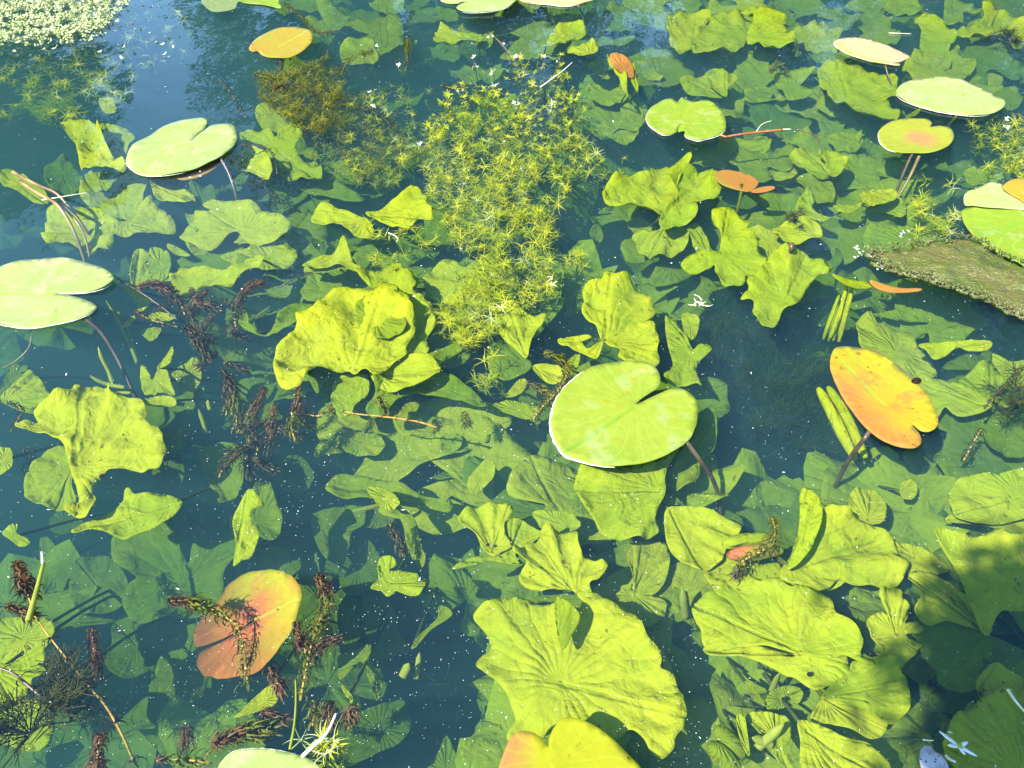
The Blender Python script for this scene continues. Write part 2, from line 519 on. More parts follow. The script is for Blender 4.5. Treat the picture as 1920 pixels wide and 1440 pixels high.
def make_tree(x, y, h, cr, label, seed, crown_lo=0.06, n=9000, leaf=0.20):
    rnd = random.Random(seed)
    root = tag(empty('tree', (x, y, 0.2)), label, 'tree', 'trees on the far bank')
    lean = Vector((rnd.uniform(-.3, .3), rnd.uniform(-.2, .2), h * 0.8))
    path = [Vector((0, 0, -0.1)).lerp(lean, i / 8) + Vector((rnd.uniform(-.06, .06), rnd.uniform(-.06, .06), 0)) for i in range(9)]
    tv, tf = tube_geo(path, lambda t: h * 0.028 * (1 - 0.8 * t) + 0.015, 9)
    link('trunk', mesh_from('trunk', tv, tf, M['bark']), root)
    clumps = []
    for k in range(48):
        t = crown_lo + (1 - crown_lo) * rnd.random()
        w = cr * (1.05 - 0.8 * t * t) * rnd.uniform(0.3, 1.0)
        a = rnd.uniform(0, 2 * math.pi)
        clumps.append((Vector((math.cos(a) * w, math.sin(a) * w, t * h)), cr * rnd.uniform(0.2, 0.42)))
    for k, (c, r) in enumerate(clumps[:12]):
        s = path[min(8, max(2, int(c.z / h * 8)))]
        lv, lf = tube_geo([s, s.lerp(c, 0.5) + Vector((0, 0, 0.1)), c], lambda t: 0.05 * (1 - t) + 0.012, 6)
        link('limb', mesh_from('limb', lv, lf, M['bark']), root)
    v, f = [], []
    for k in range(n):
        c, r = rnd.choice(clumps)
        d = Vector((rnd.gauss(0, 1), rnd.gauss(0, 1), rnd.gauss(0, 0.8)))
        p = c + d * (r * 0.55)
        a = Vector((rnd.gauss(0, 1), rnd.gauss(0, 1), rnd.gauss(0, .6))).normalized() * leaf * rnd.uniform(.6, 1.3)
        b = a.orthogonal().normalized() * leaf * 0.32
        i = len(v)
        v += [p - a * .5, p + b, p + a * .5, p - b]
        f.append((i, i + 1, i + 2, i + 3))
    link('crown', mesh_from('crown', v, f, M['treeleaf'], smooth=False), root)


TREES = [(-6.1, 9.0, 3.7, 1.6, 'bushy tree on the far bank at the outer side of the sky gap', 1),
         (-9.6, 10.0, 3.6, 2.0, 'wide tree on the far bank well beyond the duckweed cover', 2),
         (-1.4, 9.2, 7.2, 2.1, 'tall tree on the far bank mirrored behind the starwort bed', 3),
         (1.9, 8.6, 6.8, 1.6, 'slender tree on the far bank mirrored near the torn pad', 4),
         (4.6, 8.8, 7.6, 1.9, 'tall tree on the far bank mirrored near the long pale pad', 5),
         (7.6, 8.6, 7.6, 2.2, 'broad tree on the far bank mirrored above the algae mat', 6),
         (10.5, 8.0, 7.0, 2.4, 'broad low tree at the end of the row on the far bank', 7),
         (0.8, 10.6, 8.4, 1.9, 'tall tree on the far bank set back between the two beyond the torn pad', 8),
         (3.2, 10.4, 7.8, 1.9, 'round tree on the far bank set back behind the slender one', 9),
         (6.2, 10.6, 9.0, 2.0, 'tallest tree on the far bank set back behind the algae mat', 10),
         (-2.4, 9.9, 5.6, 1.3, 'small tree on the far bank at the inner side of the sky gap', 11)]
for t in TREES:
    make_tree(*t)


# ------------------------------------------------------------------ leaf builder
def leaf_blade(name, outline_px, centre_px, z0, mat, tip_px=None, slope=(0.0, 0.0), ruff=0.10, folds=5, curl=0.0, bulge=0.0, thick=0.0012,
               smooth_n=5, grid=20, seed=0, top=-0.004, parent=None, edge=0.0, dish=0.0):
    """One leaf blade: the outline lies on a sloping plane at height z0 in the pond, then gets pleats, waves and thickness.
    Returns the object's mesh, origin (world) and radius."""
    rnd = random.Random(seed * 131 + 17)
    c3 = at(*centre_px, z0)
    n = Vector((-slope[0], -slope[1], 1.0)).normalized()
    ax = Vector((1, 0, slope[0])).normalized()
    ay = n.cross(ax).normalized()
    ol = catmull(outline_px, True, smooth_n)
    p2 = []
    for q in ol:
        w = on_plane(q[0], q[1], c3, n) - c3
        p2.append((w.dot(ax), w.dot(ay)))
    # drop near-duplicate points
    keep = [p2[0]]
    for q in p2[1:]:
        if math.hypot(q[0] - keep[-1][0], q[1] - keep[-1][1]) > 0.0012:
            keep.append(q)
    p2 = keep
    xs = [q[0] for q in p2]
    ys = [q[1] for q in p2]
    size = max(max(xs) - min(xs), max(ys) - min(ys))
    rmax = max(math.hypot(*q) for q in p2)
    tip = max(p2, key=lambda q: math.hypot(*q))
    if tip_px is not None:
        w = on_plane(*tip_px, c3, n) - c3
        tip = (w.dot(ax), w.dot(ay))
    tl = math.hypot(*tip) or 1.0
    ux, uy = tip[0] / tl, tip[1] / tl
    # scalloped little edge irregularities
    if edge:
        q2 = []
        for i, q in enumerate(p2):
            k = 1.0 + edge * noise.noise(Vector((q[0] * 60 + seed, q[1] * 60, 0.0)))
            q2.append((q[0] * k, q[1] * k))
        p2 = q2
    s = max(size / grid, 0.003)
    pts2 = list(p2)
    y = min(ys) + s * 0.5
    row = 0
    while y < max(ys):
        x = min(xs) + s * (0.5 if row % 2 else 0.0)
        while x < max(xs):
            q = (x + rnd.uniform(-.15, .15) * s, y + rnd.uniform(-.15, .15) * s)
            if inside(q, p2) and min((q[0] - e[0]) ** 2 + (q[1] - e[1]) ** 2 for e in p2) > (0.35 * s) ** 2:
                pts2.append(q)
            x += s
        y += s * 0.87
        row += 1
    res = delaunay_2d_cdt([Vector(q) for q in pts2], [], [list(range(len(p2)))], 1, 1e-6)
    ov, ofc = res[0], res[2]
    ph1, ph2 = rnd.uniform(0, 6.28), rnd.uniform(0, 6.28)
    A = ruff * rmax
    verts, uvs = [], []
    for q in ov:
        x, y = q
        r = math.hypot(x, y) / rmax
        th = math.atan2(y, x)
        pl = math.sin(folds * th + ph1 + 2.2 * noise.noise(Vector((x * 8, y * 8, seed * 1.0)))) + 0.45 * math.sin((folds * 2 + 1) * th + ph2 + 2.5 * noise.noise(Vector((x * 11, y * 11, seed * 0.7))))
        mod = 0.55 + 0.9 * noise.noise(Vector((x * 13, y * 13, seed * 1.7)))
        fine = abs(math.sin(folds * 0.9 * th + ph1 * 2 + 2.6 * noise.noise(Vector((x * 7, y * 7, seed * 2.3))) + 0.8 * noise.noise(Vector((x * 25, y * 25, seed * 1.0))))) - 0.6
        h = A * (r ** 1.3) * (pl * 0.32 + fine * mod * 0.62)
        h += 0.26 * A * noise.noise(Vector((x * 16, y * 16, seed * 3.1 + 5))) + 0.16 * A * noise.noise(Vector((x * 45, y * 45, seed * 1.1)))
        h += bulge * rmax * (1 - r * r) + dish * rmax * r * r
        if curl:
            dmin = math.sqrt(min((x - e[0]) ** 2 + (y - e[1]) ** 2 for e in p2))
            h += curl * rmax * math.exp(-dmin / (0.09 * rmax)) * (0.4 + noise.noise(Vector((x * 14, y * 14, seed + 9.0))))
        w = ax * x + ay * y + n * h
        if (c3 + w).z > top:
            w.z = top - c3.z
        verts.append(w)
        uvs.append(((x * ux + y * uy) / rmax, (-x * uy + y * ux) / rmax))
    faces = []
    for fc in ofc:
        a, b, c = (Vector(ov[i]) for i in fc[:3])
        cr = (b - a).cross(c - a)
        fc = tuple(fc)
        faces.append(fc if cr > 0 else fc[::-1])
    me = mesh_from(name, verts, faces, mat)
    uvl = me.uv_layers.new(name='leaf')
    for lp in me.loops:
        uvl.data[lp.index].uv = uvs[lp.vertex_index]
    ring = [c3 + ax * q[0] + ay * q[1] for q in p2]
    return me, c3, rmax, ring, (ux, uy)


def add_thick(o, t, offset=-1.0):
    md = o.modifiers.new('thickness', 'SOLIDIFY')
    md.thickness = t
    md.offset = offset
    md.use_even_offset = False


count = [0]


def sunken_leaf(tile, outline, centre, depth, label, mat='sub', name='sunken_leaf', group='lily leaves under the water', stalk=True, **kw):
    count[0] += 1
    sd = count[0]
    rnd = random.Random(sd)
    ol = pts(tile, outline) if tile else outline
    if mat == 'subgreen' and ol[0][1] > 860 and ol[0][0] < 900:
        depth *= 1.4
    if centre is None:
        cx = sum(p[0] for p in ol) / len(ol)
        cyy = sum(p[1] for p in ol) / len(ol)
        centre_px = (cx, cyy)
    else:
        centre_px = tpx(tile, *centre) if tile else centre
    k = 1.10 if depth < .1 else 1.06
    mx, my = sum(p[0] for p in ol) / len(ol), sum(p[1] for p in ol) / len(ol)
    ol = [(mx + (p[0] - mx) * k, my + (p[1] - my) * k) for p in ol]
    kw.setdefault('slope', (rnd.uniform(-.12, .12), rnd.uniform(-.05, .22)))
    kw['ruff'] = kw.get('ruff', 0.13) * 1.25
    kw.setdefault('folds', rnd.choice((5, 6, 7, 8, 9)))
    kw.setdefault('curl', 0.09)
    me, c3, rm, ring, _d = leaf_blade('blade', ol, centre_px, -depth, M[mat], seed=sd, edge=0.02, **kw)
    root = tag(empty(name, c3), label, 'lily leaf', group)
    add_thick(link('blade', me, root), 0.0011)
    if stalk:
        zb = min(BED + depth - 0.02, -0.05)
        dx, dy = rnd.uniform(-.06, .06), -zb * rnd.uniform(.9, 1.25)
        z0 = min(me.vertices, key=lambda q: q.co.x ** 2 + q.co.y ** 2).co.z - 0.0012
        path = [Vector((0, 0, z0)), Vector((dx * .2, dy * .25, zb * .25)), Vector((dx * .5 + rnd.uniform(-.03, .03), dy * .5 + rnd.uniform(-.03, .03), zb * .6)), Vector((dx, dy, zb))]
        v, f = tube_geo([Vector(p) for p in catmull(path, False, 4)], 0.0027, 6)
        link('stalk', mesh_from('stalk', v, f, M['greenstem']), root)
    return root


def stalk_path(tile, spec):
    """Pixels with depths -> world points: 'x,y,depth x,y,depth ...'"""
    out = []
    for t in spec.split():
        x, y, d = map(float, t.split(','))
        out.append(at(*tpx(tile, x, y), -d))
    return [Vector(p) for p in catmull(out, False, 5)]


def floating_pad(tile, outline, centre, tip, label, mat, stalk=None, stalk_tile=None, rim=None, z=0.0035, thick=0.0022, name='lily_pad', cat='lily pad',
                 ruff=0.006, stalk_mat='stem', stalk_r=0.0042, slope=(0, 0), curl=0.03, dish=0.01, rib=True, group='lily pads floating on the pond', edge=0.006, grid=20, extra_rim=0.0015, top=1.0):
    count[0] += 1
    ol = pts(tile, outline)
    me, c3, rm, ring, d = leaf_blade('blade', ol, tpx(tile, *centre), z, M[mat], tip_px=tpx(tile, *tip), slope=slope, ruff=ruff, folds=4, curl=curl,
                                     seed=count[0], edge=edge, grid=grid, top=top, dish=dish)
    root = tag(empty(name, c3), label, cat, group)
    add_thick(link('blade', me, root), thick)
    if rim:
        n = len(ring)
        segs = [rim] if isinstance(rim[0], (int, float)) else rim
        for a, b in segs:
            i0, i1 = int(a * n), int(b * n)
            rr = random.Random(count[0])
            path = [ring[i % n] - c3 + Vector((0, 0, -0.0002)) for i in range(i0, i1)]
            if len(path) > 3:
                m = len(path)
                v, f = tube_geo(path, lambda t: extra_rim * (0.30 + 0.70 * math.sin(math.pi * min(max(t, 0.02), 0.98))) * (0.75 + 0.5 * rr.random()), 6)
                link('rim', mesh_from('rim', v, f, M['rim']), root)
    if stalk:
        p = stalk_path(stalk_tile or tile, stalk)
        hub = Vector((c3.x, c3.y, -0.004))
        p = [q - c3 for q in ([hub] if (p[0] - hub).length > 0.01 else []) + p]
        v, f = tube_geo(p, stalk_r, 7)
        link('stalk', mesh_from('stalk', v, f, M[stalk_mat]), root)
    return root

# ------------------------------------------------------------------ lily pads floating on the surface
floating_pad('11', '1660,835 1690,800 1740,768 1783,738 1794,700 1778,650 1738,615 1680,600 1590,595 1480,610 1400,635 1330,675 1262,738 1215,800 1190,860 1178,930 '
             '1185,1000 1213,1065 1256,1122 1340,1155 1450,1180 1560,1188 1660,1178 1760,1150 1850,1110 1930,1060 1973,1010 1998,940 2004,880 1998,820 1966,775 1915,748 1850,750 1790,775 1730,802',
             (1650, 850), (1300, 1085), 'big bright heart-shaped pad with sunlight painted white along its near rim', 'bright',
             stalk='1945,1050,0.0 2020,1150,0.03 2080,1240,0.07 2118,1340,0.12 2132,1440,0.16 2140,1520,0.20 2110,1700,0.28 2070,1900,0.40', rim=(0.25, 0.60), extra_rim=0.0034)
floating_pad('01', '315,212 400,212 500,205 580,185 636,150 640,125 590,75 500,40 400,22 280,18 150,28 30,65 -60,110 -120,200 -110,300 -30,370 60,398 180,407 300,388 420,362 500,330 538,300 540,280 480,248 400,222',
             (310, 213), (-120, 215), 'large pale pad at the edge, cut off by the frame, beside curved rushes', 'pale',
             stalk='470,345,0.0 560,420,0.03 640,540,0.07 710,680,0.11 770,820,0.15 815,940,0.19 870,1170,0.26 940,1290,0.32 1000,1390,0.38', rim=[(0.0, 0.16), (0.55, 0.86)])
floating_pad('00', '1075,795 1105,765 1140,735 1165,700 1160,675 1115,667 1020,685 930,715 850,760 780,800 730,850 712,900 725,940 780,980 860,992 960,985 1060,965 1160,930 1250,880 1310,830 1335,780 1325,735 1300,705 1240,703 1180,712 1130,750',
             (1060, 795), (760, 965), 'pale oval pad tilted beside the blue sky reflection, pink pad below it', 'pale',
             stalk='1240,890,0.0 1290,980,0.03 1330,1110,0.08 1350,1250,0.16', rim=(0.32, 0.62), stalk_r=0.0048)
floating_pad('00', '990,995 1080,960 1180,915 1245,890 1215,945 1130,990 1070,1008 1020,1012', (1110, 955), (1000, 1005),
             'pink pad edge sticking out from under the pale oval pad', 'reddish', z=-0.012, rim=None)
floating_pad('20', '0,690 -20,715 -25,745 10,740 15,770 80,795 130,785 200,765 235,735 242,690 225,640 180,590 120,570 60,575 0,545 -30,575 -60,560 -120,570 -180,610 -205,650 -195,700 -140,745 -100,762 -40,750 -25,720',
             (-10, 660), (20, 550), 'small torn round pad with a bite in its near edge', 'bright', rim=[(0.15, 0.40), (0.75, 0.92)],
             stalk='240,770,-0.004 330,755,-0.006 440,742,-0.007 560,730,-0.006', stalk_mat='redstalk', stalk_r=0.003)
floating_pad('20', '1735,530 1690,505 1590,458 1500,446 1440,437 1370,450 1290,455 1225,485 1200,515 1215,550 1270,580 1360,610 1450,632 1560,648 1660,655 1740,640 1795,615 1813,585 1800,562 1750,545',
             (1600, 525), (1215, 510), 'long pale yellow-green pad lying widest of the upper pads', 'pale', stalk='1540,655,0.0 1490,720,0.05 1450,800,0.1', stalk_mat='greenstem', rim=[(0.42, 0.75)])
floating_pad('20', '1395,715 1402,690 1380,672 1320,668 1240,670 1165,690 1115,725 1100,765 1115,810 1160,845 1230,862 1320,863 1420,855 1490,825 1520,785 1520,750 1490,720 1440,710',
             (1330, 775), (1180, 850), 'round yellow-green pad with a pink centre over two slanting stalks', 'pinkcentre',
             stalk='1290,868,0.0 1240,980,0.04 1170,1160,0.10 1110,1300,0.16', rim=[(0.3, 0.55)])
floating_pad('20', '1225,345 1270,330 1262,310 1200,280 1130,255 1050,228 960,217 890,220 850,240 865,265 920,300 990,325 1070,350 1150,365 1215,370 1222,358 1195,348',
             (1110, 305), (855, 240), 'narrow peach-coloured pad floating above the ribbed fan leaf', 'peach', stalk='1140,368,0.0 1160,440,0.03 1190,520,0.07 1210,570,0.11', stalk_r=0.003, rim=[(0.3, 0.72)])
floating_pad('00', '1400,275 1430,235 1500,190 1580,165 1660,158 1720,165 1755,190 1755,235 1710,285 1640,325 1560,330 1480,315 1450,292 1425,295', (1560, 265), (1720, 180),
             'amber oval pad alone by the dark weed, green midrib', 'amber', stalk='1575,330,0.0 1582,380,0.03 1585,440,0.08', stalk_r=0.004)
floating_pad('21', '1292,958 1326,1000 1338,1040 1330,1070 1290,1088 1220,1080 1120,1040 1040,980 980,915 920,830 870,740 832,650 828,590 850,530 900,510 960,512 1040,530 1130,570 1230,640 1320,710 1380,790 1420,870 1437,930 1420,970 1380,990 1336,984 1300,955',
             (1148, 852), (840, 545), 'big orange and yellow oval leaf with green midrib and black beetle', 'orange',
             stalk='1030,1020,0.0 960,1110,0.05 900,1210,0.11 830,1350,0.20 780,1420,0.28', ruff=0.012)
floating_pad('12', '1164,1335 1162,1318 1150,1308 1110,1264 1060,1240 1000,1238 950,1280 910,1370 880,1470 870,1620 1000,1740 1250,1790 1500,1760 1700,1690 1745,1560 1690,1445 1620,1370 1540,1290 1450,1220 1360,1180 1290,1160 1240,1168 1200,1210 1172,1268 1166,1318',
             (1180, 1420), (1250, 1780), 'yellow pad with one red-brown lobe, cut by the near edge of the frame', 'twotone', z=0.012, slope=(0.0, 0.03), ruff=0.02)
floating_pad('02', '1225,1450 1260,1390 1330,1345 1450,1332 1580,1345 1700,1375 1790,1425 1810,1500 1720,1600 1500,1640 1320,1600 1235,1520', (1500, 1490), (1800, 1440),
             'pale pad with brown cracked rim at the near edge beside the starry sprig', 'pale', rim=[(0.02, 0.42)])
floating_pad('20', '1570,1190 1590,1270 1640,1340 1720,1400 1800,1450 1880,1490 1990,1535 2080,1400 2040,1220 1930,1190 1850,1170 1760,1172 1640,1165', (1900, 1250), (1640, 1340),
             'bright green lower half of a creased pad above the algae mat', 'bright', z=0.006, ruff=0.03, slope=(0.05, 0.02))
floating_pad('20', '1582,1120 1600,1082 1660,1062 1720,1032 1790,1040 1840,1080 1890,1110 1960,1110 2000,1180 1900,1178 1800,1172 1700,1168 1640,1158 1590,1155', (1830, 1130), (1600, 1090),
             'pale crinkled upper half of a creased pad above the algae mat', 'pale', z=0.012, ruff=0.03, rim=[(0.0, 0.3)])
floating_pad('20', '1800,1052 1850,1012 1930,1010 2010,1030 2020,1170 1960,1165 1890,1120 1840,1090', (1900, 1070), (1990, 1160), 'orange folded flap on the creased pad at the frame edge', 'amber', z=0.02, slope=(0.1, 0.1), ruff=0.03)
floating_pad('20', '180,985 230,958 310,968 400,1000 426,1030 405,1062 370,1078 290,1062 210,1030', (330, 1040), (190, 985), 'small reddish-orange pad beside the three-lobed green leaf', 'reddish', z=-0.005, rim=None,
             stalk='330,1080,0.01 310,1180,0.05 300,1240,0.1', stalk_mat='greenstem')
floating_pad('20', '385,1078 430,1055 500,1047 518,1060 470,1078 420,1084', (400, 1075), (515, 1058), 'thin reddish sliver floating at the end of the reddish-orange pad', 'reddish', z=0.003)
floating_pad('10', '555,0 600,20 660,25 690,15 800,30 975,-20 900,-60 700,-70 590,-50', (760, -20), (560, 0), 'pale pad at the far edge, left one of the overlapping pair', 'pale', z=0.003)
floating_pad('10', '650,50 665,30 720,10 800,-10 900,-30 1000,-30 985,0 950,35 880,60 780,72 690,70', (860, 10), (655, 50), 'yellow-green pad dipping at the far edge over its pale neighbour', 'pale', z=0.008, rim=[(0.6, 0.95)])
floating_pad('10', '1000,0 1080,20 1180,28 1260,38 1360,22 1430,0 1440,-50 1250,-80 1050,-50', (1220, -10), (1420, 0), 'cream and orange pad at the far edge beside the pale pair', 'peach', z=0.003, rim=[(0.05, 0.45)],
             stalk='1340,36,0.0 1360,100,0.05 1362,220,0.12')
floating_pad('10', '1510,310 1525,300 1555,298 1610,330 1640,385 1642,440 1595,422 1540,382 1515,345', (1600, 400), (1515, 305), 'upright red-brown young leaf tip rolled at its sides', 'redleaf', z=-0.012, slope=(-0.1, 0.25), ruff=0.05, thick=0.003, name='young_leaf', cat='lily leaf')
floating_pad('21', '1055,152 1060,135 1100,150 1180,173 1260,182 1340,184 1322,200 1180,206 1100,188', (1190, 190), (1335, 188), 'thin red and green folded leaf on edge under the algae mat', 'reddish', z=0.003, slope=(0, 0.3))
floating_pad('21', '838,100 900,122 960,138 1030,148 1062,178 980,182 900,152', (940, 145), (842, 102), 'dark green half of a folded leaf beside the thin red one', 'subgreen', z=0.003, slope=(0, 0.3))
floating_pad('00', '1140,0 1340,0 1335,20 1320,50 1220,70 1165,45', (1240, 30), (1330, 10), 'pale leaf dipping under at the far edge by the sky reflection', 'pale', z=-0.03)
floating_pad('00', '1330,-20 1400,-30 1550,-30 1570,20 1580,50 1480,28 1370,18', (1450, 0), (1575, 45), 'bright yellow leaf at the far edge near the sky reflection', 'bright', z=0.003)

